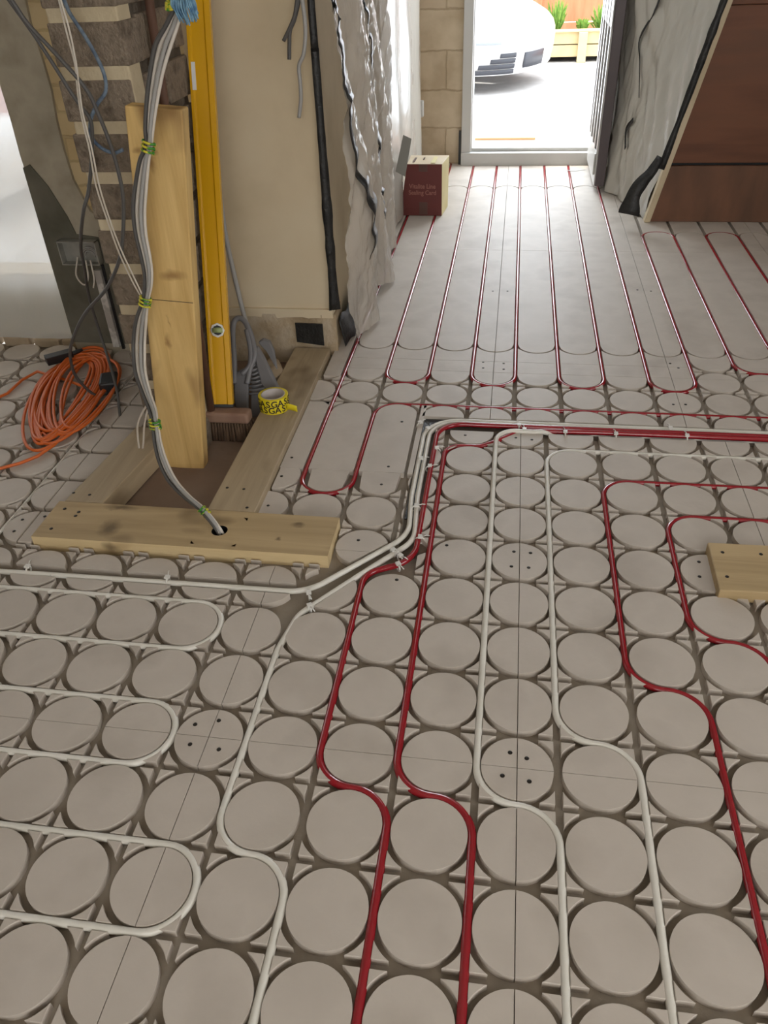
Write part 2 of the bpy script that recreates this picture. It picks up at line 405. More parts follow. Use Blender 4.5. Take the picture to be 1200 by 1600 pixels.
class Floor:
    def __init__(s): s.mb = MB(); s.ms_ = MB()
    def add(s, poly, planes_sets=None, sx=(), sy=()):
        polys = [poly]
        if planes_sets is not None:
            out = []
            for ps in planes_sets:
                q = poly
                for pl in ps:
                    q = clip(q, *pl)
                    if len(q) < 3: break
                if len(q) >= 3: out.append(q)
            polys = out
        for v in sx:
            nxt = []
            for q in polys:
                for h in (clip(q, 1, 0, v - .0008), clip(q, -1, 0, -(v + .0008))):
                    if len(h) >= 3: nxt.append(h)
            polys = nxt
        for v in sy:
            nxt = []
            for q in polys:
                for h in (clip(q, 0, 1, v - .0006), clip(q, 0, -1, -(v + .0006))):
                    if len(h) >= 3: nxt.append(h)
            polys = nxt
        for q in polys:
            # drop duplicate points
            w = []
            for p_ in q:
                if not w or (abs(p_[0] - w[-1][0]) + abs(p_[1] - w[-1][1])) > 1e-5: w.append(p_)
            if len(w) > 1 and (abs(w[0][0] - w[-1][0]) + abs(w[0][1] - w[-1][1])) < 1e-5: w.pop()
            if len(w) < 3 or parea(w) < 4e-6: continue
            (s.ms_ if parea(poly) < .0012 else s.mb).prism(w, ZG - .004, 0)
    def build(s, label):
        o = s.mb.build('floor', M_board, bevel=.0026, seg=2, ang=50)
        q = s.ms_.build('floor', M_board, bevel=.0009, seg=1, ang=50); struct(q, 'small triangular pads between the round pads of the floor board')
        return struct(o, label)
# --- main room field
F = Floor()
TX = -.180
L1 = ((-.178, 1.50), (-.30, 1.42)); L2 = ((-.30, 1.42), (-.47, 1.20))
def below(l):   # half plane below the line through two points (left to right order any)
    (xa, ya), (xb, yb) = l
    if xa > xb: xa, ya, xb, yb = xb, yb, xa, ya
    nx, ny = -(yb - ya), (xb - xa); c = nx * xa + ny * ya
    return (nx, ny, c)
def above(l):
    a = below(l); return (-a[0], -a[1], -a[2])
UL = ((-.50, 1.30), (-.211, 1.593))      # upper-left lip of the diagonal cut
def sets(x, y):
    if y > 2.02: return [[(0, 1, 2.112), (-1, 0, .19)]]
    if y > 1.44:
        if x < -.30: return []
        if x < -.14: return [[(-1, 0, -TX)]] if y > 1.52 else [[(-1, 0, -TX), below(L1)]]
        return [[]]
    if y > 1.26:
        if x > -.25: return [[]]
        if x > -.45: return [[below(L2)]]
        return [[(0, 1, 1.326)], [(0, -1, -1.364), above(UL), (0, 1, 1.4405)]]
    return [[]]
seams_x = [X0 + P * c for c in (-8, -3, 1, 5)]
seams_y = [Y0 - P * r_ for r_ in (7,)]
for c in range(-11, 9):
    for r_ in range(-1, 14):
        x, y = cx(c), cy(r_)
        st = sets(x, y)
        if not st: continue
        F.add(disc(x, y), st, sx=[v for v in seams_x if abs(v - x) < .01], sy=[v for v in seams_y if abs(v - y) < .01] )
for k in range(-12, 9):
    for j in range(-1, 14):
        x, y = gx(k), gy(j)
        st = sets(x, y)
        if abs(y - gy(3)) < .01 and x < -.25: st = [[(0, 1, 1.4405), above(UL)]] if x < -.42 else []
        if abs(y - gy(3)) < .01 and -.25 < x < -.14: st = [[(-1, 0, -TX)]]
        if abs(y - gy(4)) < .01 and -.5 < x < -.40: st = []
        if not st: continue
        for q in island(x, y):
            F.add(q, st)
F.build('warm grey floor board with round raised pads and pipe grooves')
# --- hall field and the strip in front of it
H = Floor()
def padcol(xc, top, bot, hw=RD, n=20, sx=(), sy=(), pl=None, Fo=None, extra=None):
    xs = [xc - hw + 2 * hw * i / n for i in range(n + 1)]
    poly = [(x, bot(x - xc)) for x in xs] + [(x, top(x - xc)) for x in reversed(xs)]
    (Fo or H).add(poly, pl, sx, sy)
def arc_lo(yc, rr=RD): return lambda t: yc - math.sqrt(max(rr * rr - t * t, 0))
def arc_hi(yc, rr=RD): return lambda t: yc + math.sqrt(max(rr * rr - t * t, 0))
def flat(y): return lambda t: y
HS = [-.025, .575, 1.175]
for k in range(-3, 13):
    xc = hx(k) + .075                     # column between lines k and k+1
    if k == -3: xc = -.61; hw = .05
    else: hw = RD
    sx = [v for v in HS if abs(v - xc) < .01]
    far_top = 4.88 if k <= 4 else 4.03
    if k == 5: far_top = 4.88
    if xc > -.6:
        # long pad
        if k <= 5: padcol(xc, arc_hi(4.88), arc_lo(2.75), sx=sx, sy=[3.80])
        else: padcol(xc, arc_hi(4.03), arc_lo(2.75), sx=sx, sy=[3.80])
        if k <= 5: padcol(xc, flat(5.60), arc_hi(4.88, RG - .004), sx=sx)
        else: padcol(xc, flat(4.34), arc_hi(4.03, RG - .004), sx=sx)
        right = k >= 6
        if not right:
            padcol(xc, arc_lo(2.75, RG - .004), arc_lo(2.495), sx=sx, sy=[2.60, 2.515])
        else:
            padcol(xc, arc_lo(2.75, RG - .004), lambda t: min(arc_lo(2.645)(t), 2.75 - math.sqrt(RG ** 2 - t * t) - .0001) if abs(t) > .062 else arc_lo(2.645)(t), sx=sx, sy=[2.60])
            H.add(disc(xc, 2.495), None, sx=sx, sy=[2.515])
        H.add(disc(xc, 2.345), None, sx=sx)
        if k >= 0:
            H.add(disc(xc, 2.195), [[(0, -1, -2.192)]], sx=sx)
        elif k >= -2:
            lim = [[(1, 0, -.260)]]
            padcol(xc, arc_hi(2.195), lambda t: arc_lo(1.82)(t) if abs(t) < .0547 else 1.86, n=24, pl=lim, sy=[1.86])
        elif k == -1: pass
# discs at the left edge by the timber rail
padcol(-.590, flat(5.60), flat(2.45), hw=.0295)
H.add(disc(-.625, 2.345), [[(-1, 0, .632)]])
H.add([(-.628, 2.262), (-.5585, 2.262), (-.5585, 1.86), (-.628, 1.86)])
H.add(disc(-.625, 1.82), [[(-1, 0, .625), (0, 1, 1.86)]])
# edge board right of the loop (k = -1 column ends at x=-.258; slim rail next to the open channel)
H.add([(-.2500, 2.262), (-.2500, 1.86), (-.2345, 1.86), (-.2335, 2.262)], None)
for k in range(-2, 13):
    x = hx(k)
    for q in island(x, 2.42): H.add(q)
    for q in island(x, 2.27):
        H.add(q, [[(0, -1, -2.192)]])
    if k >= 6:
        for q in island(x, 2.57):
            if k > 6 or q[0][0] > x: H.add(q, None)
for k in (-2, -1, 0):
    x = hx(k)
    for q in island(x, 1.745, up=True): H.add(q, [[(1, 0, -.237)]])
    for q in island(x, 1.595): H.add(q, [[(1, 0, -.237)]])
for k in (-3, -2, -1):
    xc = hx(k) + .075
    H.add(disc(xc, 1.67), [[(1, 0, -.237)]])
    H.add(disc(xc, 1.52), [[above(UL), (-1, 0, .398)]], sy=[1.50])
H.add(disc(-.175, 1.82), [[(1, 0, -.237), (0, 1, 1.86)]]); H.add(disc(-.175, 1.67), [[(1, 0, -.237)]])
H.build('warm grey hall floor board with long straight pads between pipe grooves')
# --- left field
Lf = Floor()
for i in range(0, 9):
    for k in range(0, 14):
        x = -1.24 - P * k; y = 1.516 + P * i
        if y > 2.62: continue
        pl = [[(0, 1, 2.63), (1, 0, -1.242)]]
        Lf.add(disc(x, y), pl)
        for q in island(x - .075, y - .075): Lf.add(q, [[(0, -1, -1.4415)]])
        if k == 0:
            Lf.add([(-1.2385, y - .067), (-1.19 + (y - 1.6) * .105, y - .067), (-1.19 + (y - 1.6) * .105, y + .067), (-1.2385, y + .067)])
Lf.build('warm grey floor board with round pads under the orange cable coil')
# --- subfloor under everything, with the sunken slab inside the timber frame
mb = MB()
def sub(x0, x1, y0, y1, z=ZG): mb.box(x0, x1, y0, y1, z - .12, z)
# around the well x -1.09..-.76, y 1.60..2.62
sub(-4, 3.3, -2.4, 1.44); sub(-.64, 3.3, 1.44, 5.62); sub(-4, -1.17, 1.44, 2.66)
struct(mb.build('floor', M_groove_shade), 'board bed at the bottom of the pipe grooves, shade painted in')
mb = MB(); mb.box(-1.30, -.60, 1.43, 2.70, -.16, -.055); struct(mb.build('floor', M_slab), 'bare brown concrete slab inside the timber frame')
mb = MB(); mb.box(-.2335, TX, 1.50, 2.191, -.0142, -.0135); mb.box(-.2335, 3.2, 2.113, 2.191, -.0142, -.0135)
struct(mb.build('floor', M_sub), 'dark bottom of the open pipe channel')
mb = MB(); mb.box(-.2335, -.205, 1.66, 2.192, -.0135, -.0105); mb.box(-.205, -.10, 2.165, 2.192, -.0135, -.0105)
tag(mb.build('membrane_strip', M_black), 'black plastic film lining the corner of the open pipe channel', 'plastic film')
# screws
smb = MB(); smb.lathe([(0, .0006), (.0042, .0006), (.0046, 0)], (0, 0, 0), 10)
scr_me = None
floor0 = bpy.data.objects['floor']
for (px, py) in [(803, 862), (829, 864), (799, 885), (826, 887), (797, 1176), (823, 1185), (785, 1212), (827, 1221), (297, 1163), (342, 1126), (305, 1132), (342, 1171),
                 (806, 684), (831, 687), (727, 680), (698, 852), (620, 906), (1092, 878), (1093, 901), (466, 656), (628, 659), (456, 715), (440, 744), (607, 729), (596, 757), (419, 790), (560, 844),
                 (770, 455), (793, 455), (996, 453), (1017, 455), (40, 889), (80, 897), (35, 812), (22, 830), (70, 807), (755, 566), (787, 568), (755, 575), (787, 577), (1052, 632), (1071, 632), (1047, 568), (1060, 575)]:
    p = atz(px, py, 0)
    if scr_me is None:
        o = smb.build('screw', M_screw); scr_me = o.data
    else:
        o = bpy.data.objects.new('screw', scr_me); C.objects.link(o)
    o.location = (p.x, p.y, .0002); o.parent = floor0; o['kind'] = 'structure'

# ------------------------------------------------------------------ heating pipes
PZ = -.0066; PR = .0071
def pipe(path, m, label, rad=PR, z=PZ, name='heating_pipe', group=None, R=.075):
    mb = MB(); pts = rounded(path, R, z); 
    pts = [p + Vector((0, 0, .0012 * noise.noise(p * 3.1))) for p in pts]
    mb.tube(pts, rad, 10)
    o = mb.build(name, m)
    return tag(o, label, 'pipe', group)
hp = [(3.2, 2.27), (hx(-1), 2.27), (hx(-1), 1.745), (hx(-2), 1.745), (hx(-2), 5.56), (hx(-1), 5.56), (hx(-1), 2.42), (hx(0), 2.42), (hx(0), 5.56), (hx(1), 5.56),
      (hx(1), 2.42), (hx(2), 2.42), (hx(2), 5.56), (hx(3), 5.56), (hx(3), 2.42), (hx(4), 2.42), (hx(4), 5.56), (hx(5), 5.56), (hx(5), 2.42), (hx(6), 2.42),
      (hx(6), 4.105), (hx(7), 4.105), (hx(7), 2.57), (3.2, 2.57)]
pipe(hp, M_red, 'red heating pipe looping up and down the hall to the front door')
pipe([(3.2, 2.72), (hx(8), 2.72), (hx(8), 4.105), (hx(9), 4.105), (hx(9), 2.87), (3.2, 2.87)], M_red, 'red heating pipe loop in front of the dark wood boarding, at the right edge')
zb = -.004
pipe([(3.2, 2.149, .001), (-.184, 2.149, .001, .085), (-.187, 1.475, zb, .10), (-.3026, 1.428, PZ, .06), (gx(-2), gy(7), PZ), (gx(-1), gy(7), PZ), (gx(-1), -.4, PZ)], M_red,
     'red pipe rounding the open channel then crossing the foreground, left of the two', R=.075, rad=.0080)
pipe([(3.2, 2.134, .001), (.30, 2.134, .001, .2), (.075, 2.134, -.004, .08), (-.018, 2.050, -.004, .07), (-.055, gy(-1), -.006, .05), (gx(-1), gy(-1), PZ), (gx(-1), gy(7), PZ), (gx(0), gy(7), PZ), (gx(0), -.4, PZ)], M_red,
     'red pipe branching off the bundle then crossing the foreground, right of the two', rad=.0080)
pipe([(3.2, gy(0)), (gx(2), gy(0)), (gx(2), gy(5)), (gx(3), gy(5)), (gx(3), -.4)], M_red, 'red pipe stepping across the right side of the floor, longer of two')
pipe([(3.2, gy(1)), (gx(3), gy(1)), (gx(3), gy(4)), (gx(4), gy(4)), (gx(4), -.4)], M_red, 'red pipe passing left of the cut timber board at the right edge')
pipe([(3.2, 2.178, zb), (-.225, 2.178, zb, .11), (-.225, 1.75, zb, .3), (-.212, 1.58, zb, .12), (-.43, 1.338, zb, .12), (-.75, 1.338, zb, .4), (-1.2, 1.334, zb, .4), (-3.6, 1.334, zb)], M_white,
     'white pipe on the outside of the bundle, running left past the timber frame', rad=.0070)
pipe([(3.2, 2.163, zb), (-.208, 2.163, zb, .09), (-.208, 1.75, zb, .3), (-.195, 1.56, zb, .10), (-.30, 1.43, zb, .10), (-.432, 1.265, PZ, .08), (gx(-3), 1.15, PZ), (gx(-3), gy(8), PZ), (gx(-2), gy(8), PZ), (gx(-2), -.4, PZ)], M_white,
     'white pipe leaving the bundle diagonally and crossing the foreground, leftmost long white one', rad=.0072)
pipe([(3.2, 2.141, -.0125), (.20, 2.141, -.0125, .2), (.12, 2.117, .003, .1), (gx(0), 2.117, .004), (gx(0), gy(7), PZ), (gx(1), gy(7), PZ), (gx(1), -.4, PZ)], M_white, 'white pipe running straight down the middle of the floor from the bundle', rad=.0072)
pipe([(3.2, gy(-1)), (gx(1), gy(-1)), (gx(1), gy(6)), (gx(2), gy(6)), (gx(2), -.4)], M_white, 'white pipe on the right, with its corner just below the bundle', rad=.0072)
pipe([(-3.6, gy(4)), (gx(-4), gy(4)), (gx(-4), gy(5)), (gx(-9), gy(5)), (gx(-9), gy(6)), (gx(-4), gy(6)), (gx(-4), gy(7)), (gx(-9), gy(7)), (gx(-9), gy(8)), (gx(-3), gy(8)), (gx(-3), gy(9)), (-3.6, gy(9))],
     M_white, 'white pipe looped in sideways U turns at the lower left', rad=.0072)
pipe([(-1.315, 1.48), (-1.315, 2.60)], M_white, 'thin white pipe in the straight groove left of the timber frame', rad=.0045, z=-.010)
# cable ties round the pipes
tie_me = None
ties = [(656, 663, 40, 'at the inner corner of the white pipes, highest of its cluster'), (668, 672, 40, 'at the corner of the channel, second of its cluster'), (682, 703, 5, 'on the red pipe just below the channel corner'),
        (657, 719, 5, 'on the outer white pipe below the corner'), (671, 731, 5, 'on the inner white pipe below the corner'), (650, 793, 5, 'on both white pipes beside the black film'),
        (656, 842, 5, 'on the red pipe before its bend'), (614, 862, -45, 'on the outer white pipe at the diagonal, next to another tie'), (625, 871, -45, 'on the inner white pipe at the diagonal'),
        (622, 884, -60, 'on the red pipe at the start of the foreground run'), (483, 929, -75, 'on the white pipes right of the timber frame corner'), (484, 949, -60, 'where the thin white pipe leaves the channel'),
        (262, 906, 90, 'on the white pipe in front of the timber frame'), (811, 667, 90, 'on the bundle, left of a close pair'), (819, 674, 90, 'on the bundle, right of a close pair'), (883, 678, 90, 'on the red pipes right of the close pair'),
        (962, 681, 90, 'on the red pipes halfway to the right edge'), (1073, 684, 90, 'on the red pipes nearest the right edge'), (1047, 672, 90, 'on the white pipe at the channel edge, right side'), (44, 889, 90, 'on the white pipe at the far left edge')]
mt = MB()
mt.tube([(.0095 * math.cos(2 * PI * k / 14), 0, .0095 * math.sin(2 * PI * k / 14)) for k in range(15)], .0018, 6, caps=False)
mt.box(-.004, .006, -.0045, .0045, .0085, .0135)
mt.tube([(.006, 0, .011), (.015, .002, .013), (.022, .004, .010)], .0012, 5)
for i, (px, py, ang, w) in enumerate(ties):
    p = atz(px, py, 0)
    if tie_me is None: o = mt.build('cable_tie', M_tie); tie_me = o.data
    else: o = bpy.data.objects.new('cable_tie', tie_me); C.objects.link(o)
    o.location = (p.x, p.y, -.004); o.rotation_euler = (0, 0, math.radians(ang)); o.scale = (1.15, 1.3, 1.1)
    tag(o, 'white cable tie ' + w, 'cable tie', 'white cable ties on the heating pipes')

# ------------------------------------------------------------------ room shell
def wall(name, boxes, m, label=None):
    mb = MB()
    for b in boxes: mb.box(*b)
    return struct(mb.build(name, m), label)
# back wall with window opening, right wall with window opening
wall('wall_back', [(-4.1, 3.3, -2.45, -2.3, -.02, .6), (-4.1, 3.3, -2.45, -2.3, 2.25, 2.5), (-4.1, -.6, -2.45, -2.3, .6, 2.25), (1.8, 3.3, -2.45, -2.3, .6, 2.25)], M_wallp)
wall('wall_right', [(3.15, 3.3, -2.3, -.7, -.02, 2.5), (3.15, 3.3, 1.1, 4.28, -.02, 2.5), (3.15, 3.3, -.7, 1.1, -.02, .75), (3.15, 3.3, -.7, 1.1, 2.2, 2.5)], M_wallp)
wall('wall_left', [(-4.1, -3.95, -2.3, 2.7, -.02, 2.5)], M_wallp)
wall('ceiling', [(-4.1, 3.3, -2.45, 5.65, 2.45, 2.6)], M_ceil)
# plastered wall end facing the camera
mb = MB()
mb.box(-1.60, -.615, 2.66, 2.78, .135, 2.45)
o = struct(mb.build('wall_front', M_plaster), 'cream plastered wall between the spirit level and the hall'); 
mb = MB()
n = 26
mb.grid(n, 6, lambda u, v: (-1.30 + .695 * u, 2.652 + .010 * noise.noise(Vector((u * 7, v * 3, 1))), -.06 + .2 * v - .0 ), 0)
mb.box(-1.30, -.61, 2.665, 2.78, -.06, .14)
struct(mb.build('baseboard_front', M_base), 'bare masonry strip below the cream plaster')
# plaster lip, ragged
mb = MB()
pts = [(-1.12, .16)] + [(-1.12 + .505 * i / 22, .128 + .010 * noise.noise(Vector((i * .8, 3, 0)))) for i in range(23)] + [(-.615, .16)]
mb.prism(pts, 0, .012, 0, Matrix(((1, 0, 0, 0), (0, 0, -1, 2.661), (0, 1, 0, 0), (0, 0, 0, 1))))
struct(mb.build('trim_1', M_plaster), 'ragged lower edge of the cream plaster')
mb = MB()
pts = [(-.758 + .012 * noise.noise(Vector((0, i, 0))), .035 + .075 * i / 5) for i in range(6)] + [(-.655 + .01 * noise.noise(Vector((9, i, 0))), .108 - .085 * i / 6) for i in range(7)]
mb.prism(pts, 0, .004, 0, Matrix(((1, 0, 0, 0), (0, 0, -1, 2.645), (0, 1, 0, 0), (0, 0, 0, 1))))
tag(mb.build('bitumen_patch', M_black), 'rough black patch on the bare masonry beside the hall corner', 'patch')
# hall walls
wall('wall_hall_left', [(-.76, -.625, 2.78, 5.5, -.02, 2.45)], M_plaster)
wall('wall_hall_right', [(1.30, 1.42, 4.32, 5.5, -.02, 2.45)], M_plaster)
wall('wall_door', [(-1.0, -.335, 5.5, 5.64, -.02, 2.45), (.50, 1.42, 5.5, 5.64, -.02, 2.45), (-.335, .50, 5.5, 5.64, 2.12, 2.45)], M_dbrick, 'cream painted block wall beside the front door')
wall('trim_2', [(-.352, -.333, 5.47, 5.5, -.01, .20)], M_blackp)
# return pier behind the polythene (end of the hall wall)
mb = MB(); mb.box(-.64, -.598, 5.34, 5.5, 0, 2.45); struct(mb.build('wall_hall_pier', M_plaster))
# left grey wall beyond the pillar
mb = MB()
mb.box(-1.625, -1.02, 2.612, 2.74, -.02, 2.45)
struct(mb.build('wall_window_side', M_cream), 'yellowish painted brick between the block pillar and the grey render')
mb = MB()
edge = [(-1.462 + .012 * noise.noise(Vector((0, z * 6, 0))), z) for z in [.62 + .09 * i for i in range(21)]]
low = [(-1.462, .62), (-1.43, .52), (-1.36, .45), (-1.26, .43), (-1.10, .42), (-1.02, .42)]
pts = [(-1.625, 2.44)] + [(-1.625 + .006 * noise.noise(Vector((3, z * 9, 0))), z) for z in [2.3 - .1 * i for i in range(23)]] + [(-1.625, -.02), (-1.02, -.02)] + low[::-1][:-1] + edge
Mw = lambda y: Matrix(((1, 0, 0, 0), (0, 0, -1, y), (0, 1, 0, 0), (0, 0, 0, 1)))
mb.prism(pts, 0, .014, 0, Mw(2.613))
struct(mb.build('trim_3', M_greypl), 'grey render strip beside the sheeted window')
mb = MB()
pts = [(-1.627, .66), (-1.60, .67), (-1.555, .60), (-1.515, .50), (-1.50, .44), (-1.42, .43), (-1.40, .30), (-1.30, .28), (-1.02, .27), (-1.02, .03), (-1.627, .03)]
mb.prism(pts, 0, .006, 0, Mw(2.600))  # darker tone over the lower part of the render
struct(mb.build('trim_4', M_greydk), 'dark render at the foot of the grey wall')
# sill rubble under the sheet and opening head
wall('wall_window_sill', [(-4.0, -1.60, 2.72, 2.84, -.02, .25)], M_plaster)
wall('wall_window_head', [(-4.0, -1.60, 2.66, 2.80, 2.2, 2.45)], M_wallp)
mb = MB()
for i in range(9):
    x = -1.64 - i * .125 + random.uniform(-.01, .01)
    mb.box(x - .055, x + .052, 2.625, 2.70, -.014, random.uniform(.018, .045))
struct(mb.build('trim_5', M_rock, bevel=.006), 'rubble line below the window sheet')
# block pillar: coursed concrete blocks with pale mortar
mb = MB()
mb.box(-1.100, -.922, 2.0275, 2.10, -.06, 2.45, 1); mb.box(-1.090, -.936, 2.09, 2.42, -.06, 2.45, 2)
z = -.06; i = 0
while z < 2.4:
    jx = random.uniform(-.006, .006)
    y = 2.024
    first = True
    while y < 2.40:
        ln = (.10 if (i % 2 and first) else .215)
        y1 = min(y + ln, 2.425)
        if first:
            for a, b in (((-1.107 + jx, -.905 + random.uniform(-.005, .005)),)):
                pass
            a, b = -1.107 + jx, -.918 + random.uniform(-.006, .003)
            mb.box(a, b, y, y1, z, z + .092)
        else:
            mb.box(-.99, -.924 + random.uniform(-.003, .003), y, y1, z, z + .098)
        y = y1 + .012; first = False
    z += .120; i += 1
struct(mb.build('wall_pillar', [M_block, M_mortar, M_blockd], bevel=.005, seg=2), 'brown concrete block pillar with pale mortar joints')
# ------------------------------------------------------------------ stair side boarding
def slant(z): return .700 + .2135 * z
def boardrow(z0, z1, y, m, name, label, x1=3.15):
    mb = MB()
    pts = [(slant(z0), z0), (x1, z0), (x1, z1), (slant(z1), z1)]
    mb.prism(pts, 0, .02, 0, Mw(y)); return mb.build(name, m, bevel=.003), label
o = empty('stair_boarding', (1.2, 4.28, 0), 'dark reddish brown wood boarding closing the stair side on the right', 'wood panel')
for z0, z1, y, m, nm in [(0, .268, 4.285, M_darkw2, 'skirting_board'), (.278, .93, 4.300, M_darkw, 'board'), (.932, 1.6, 4.300, M_darkw, 'board'), (1.602, 2.44, 4.300, M_darkw, 'board')]:
    b, _ = boardrow(z0, z1, y, m, nm, '')
    b.parent = o; b.matrix_parent_inverse = Matrix.Translation(o.location).inverted()
mb = MB(); mb.prism([(slant(0) + .01, 0), (3.15, 0), (3.15, 2.44), (slant(2.44) + .01, 2.44)], 0, .03, 0, Mw(4.332)); q = mb.build('backing', M_blackp, o)
mb = MB()
pts = [(slant(0) - .018, 0), (slant(0) + .012, 0), (slant(2.44) + .002, 2.44), (slant(2.44) - .026, 2.44)]
mb.prism(pts, 0, .05, 0, Mw(4.30)); mb.build('edge_board', M_plaster, o, bevel=.004)
# ------------------------------------------------------------------ front door
df = empty('door_1', (.08, 5.5, 0), 'white front door frame with open brown door leaf', 'door'); df['kind'] = 'structure'
mb = MB()
for a, b, y0, y1, z0, z1 in [(-.335, -.275, 5.46, 5.53, 0, 2.12), (.475, .53, 5.46, 5.53, 0, 2.12), (-.335, .53, 5.46, 5.53, 2.05, 2.12)]:
    mb.box(a, b, y0, y1, z0, z1)
mb.box(-.295, -.268, 5.485, 5.60, .07, 2.05)
mb.build('door_frame', M_upvc, df, bevel=.004)
mb = MB(); mb.box(-.335, .53, 5.44, 5.60, -.005, .075); mb.box(-.275, .475, 5.49, 5.52, .075, .095); mb.build('threshold', M_upvc, df, bevel=.004)
mb = MB(); mb.box(-.285, -.277, 5.535, 5.60, .09, .70); mb.build('gasket', M_blackp, df)
lf = empty('door_leaf', (.49, 5.45, 0), 'open front door leaf, white inside with ribbed panels and brown edge', 'door')
lm = MB()
mb = MB(); mb.box(.468, .520, 4.80, 5.44, .035, 2.04); mb.build('leaf_panel', M_brown, lf, bevel=.004)
mb = MB()
mb.box(.462, .4685, 4.81, 5.44, .035, .20); mb.box(.462, .4685, 4.81, 5.44, .80, 1.0); mb.box(.462, .4685, 4.81, 5.44, 1.85, 2.04)
for y in (4.81, 4.97, 5.13, 5.29, 5.41): mb.box(.458, .4685, y, y + .035, .20, 1.9)
mb.build('inner_moulding', M_upvc, lf, bevel=.002)
mb = MB()
for z in (.24, .44, .64): mb.box(.4665, .4688, 4.85, 5.40, z, z + .0)
for z0_, z1_ in ((.09, .20), (.95, 1.12)):
    mb = MB(); mb.box(.452, .462, 4.835, 4.865, z0_, z1_); mb.build('lock_plate', M_steel, lf, bevel=.002)
# porch canopy outside, above the door
# ------------------------------------------------------------------ polythene sheets
def hall_sheet(u, v):      # u along wall, v height
    y = 2.70 + 2.66 * u; z = .012 + 2.4 * v
    near = max(0, 1 - (y - 2.7) / 1.35)
    a = noise.noise(Vector((y * 7 + z * 1.6, z * 1.1, 3.2))); b = abs(noise.noise(Vector((y * 17 - z * 4, z * 3.5, 8))))
    c = noise.noise(Vector((y * 3, z * .8, 1)))
    crumple = .035 + .065 * math.exp(-((z - .55) / .5) ** 2) if y < 3.9 else .012
    k = min(1, max(.25, (4.0 - y) / .35))
    fn_ = abs(noise.noise(Vector((y * 30 + z * 9, z * 12 - y * 4, 2)))) + .6 * abs(noise.noise(Vector((y * 52 - z * 15, z * 24, 6))))
    x = -.612 + .02 + k * (crumple * (.5 + .9 * a) + .030 * (.5 - b) + .013 * (.5 - fn_)) + .014 * c
    # folds at the foot
    x += k * .05 * max(0, .22 - z) / .22 * (.5 + noise.noise(Vector((y * 5, 0, 0))))
    lift = .05 * max(0, noise.noise(Vector((y * 4.2, 5, 5)))) if y < 4 else 0
    return (max(x, -.618), y, z + lift * (1 - v) )
mb = MB(); mb.grid(260, 240, hall_sheet)
hs = mb.build('polythene_sheet', M_poly); tag(hs, 'crumpled shiny clear polythene sheet hanging along the left hall wall', 'plastic sheet')
def ribbon(name, pts, w, label, cat='tape', m=M_black, nrm=(1, 0, 0), th=.0015):
    pts = smooth(pts, 5); mb = MB(); n = len(pts); N = Vector(nrm)
    for i, p in enumerate(pts):
        t = (pts[min(i + 1, n - 1)] - pts[max(i - 1, 0)]).normalized(); s_ = t.cross(N).normalized()
        ww = (w[0] + (w[1] - w[0]) * i / (n - 1)) * (1 + .35 * noise.noise(p * 14)) * .5
        mb.v += [p - s_ * ww, p + s_ * ww]
    for i in range(n - 1): mb.face([2 * i, 2 * i + 1, 2 * i + 3, 2 * i + 2], 0, True)
    return tag(mb.build(name, m, solid=th), label, cat)
def px_path(l, X): return [atx(a, b, X) for a, b in l]
up = lambda p, dz, dy=0: Vector((p.x, p.y + dy, p.z + dz))
t1 = px_path([(496, 0), (499, 80), (505, 180), (510, 260), (514, 340), (520, 420), (526, 485)], -.60)
t1 = [Vector((-.607, 2.655, p.z)) for p in t1]; t1 = [Vector((-.607, 2.655, 2.3))] + t1
ribbon('black_tape', t1, (.020, .036), 'black tape running down the plaster corner between room and hall', nrm=(.5, -1, 0))
XT = -.535
t2 = px_path([(529, 0), (529, 30), (534, 80), (537, 130), (542, 180), (547, 250), (555, 300), (563, 350), (566, 400)], XT)
def onsheet(l):
    res = []
    for p in l:
        q = hall_sheet((p.y - 2.70) / 2.66, (p.z - .012) / 2.4); res.append(Vector((q[0] + .006, p.y, p.z)))
    return res
def dens(l, k=6): return [l[i].lerp(l[i + 1], j / k) for i in range(len(l) - 1) for j in range(k)] + [l[-1]]
t2 = onsheet(dens([up(t2[0], 1.2, -.1)] + t2))
ribbon('black_tape', t2, (.030, .075), 'black tape seam on the crumpled polythene, nearer of two')
t3 = px_path([(585, 0), (589, 60), (589, 100), (591, 190), (597, 230), (595, 270), (597, 300), (602, 335)], XT)
t3 = onsheet(dens([up(t3[0], 1.2, -.1)] + t3))
ribbon('black_tape', t3, (.035, .05), 'black tape seam on the polythene, farther of two')
mb = MB()
# black membrane poking out below the polythene foot
def foot(u, v):
    y = 2.68 + 1.2 * u; w = .5 + .5 * math.sin(u * 17); return (-.60 + .035 * w * (1 - v) , y, .004 + .10 * v + .012 * math.sin(u * 40))
mb.grid(60, 3, foot); tag(mb.build('membrane_strip', M_black, solid=.002), 'black membrane upstand at the foot of the left hall wall', 'plastic film')
# clean white sheet lower down towards the carton, as a folded drape
def drape(u, v):
    y = 3.72 + 1.55 * u; z = .01 + 1.9 * v
    return (-.580 + .012 * math.sin(u * 21 + z * 1.5) * (1 - .5 * v) + .012 * noise.noise(Vector((y * 3, z * 2, 4))), y, z)
mb = MB(); mb.grid(70, 60, drape); tag(mb.build('polythene_sheet', M_poly2), 'smooth dusty polythene sheet behind the maroon carton on the left hall wall', 'plastic sheet')
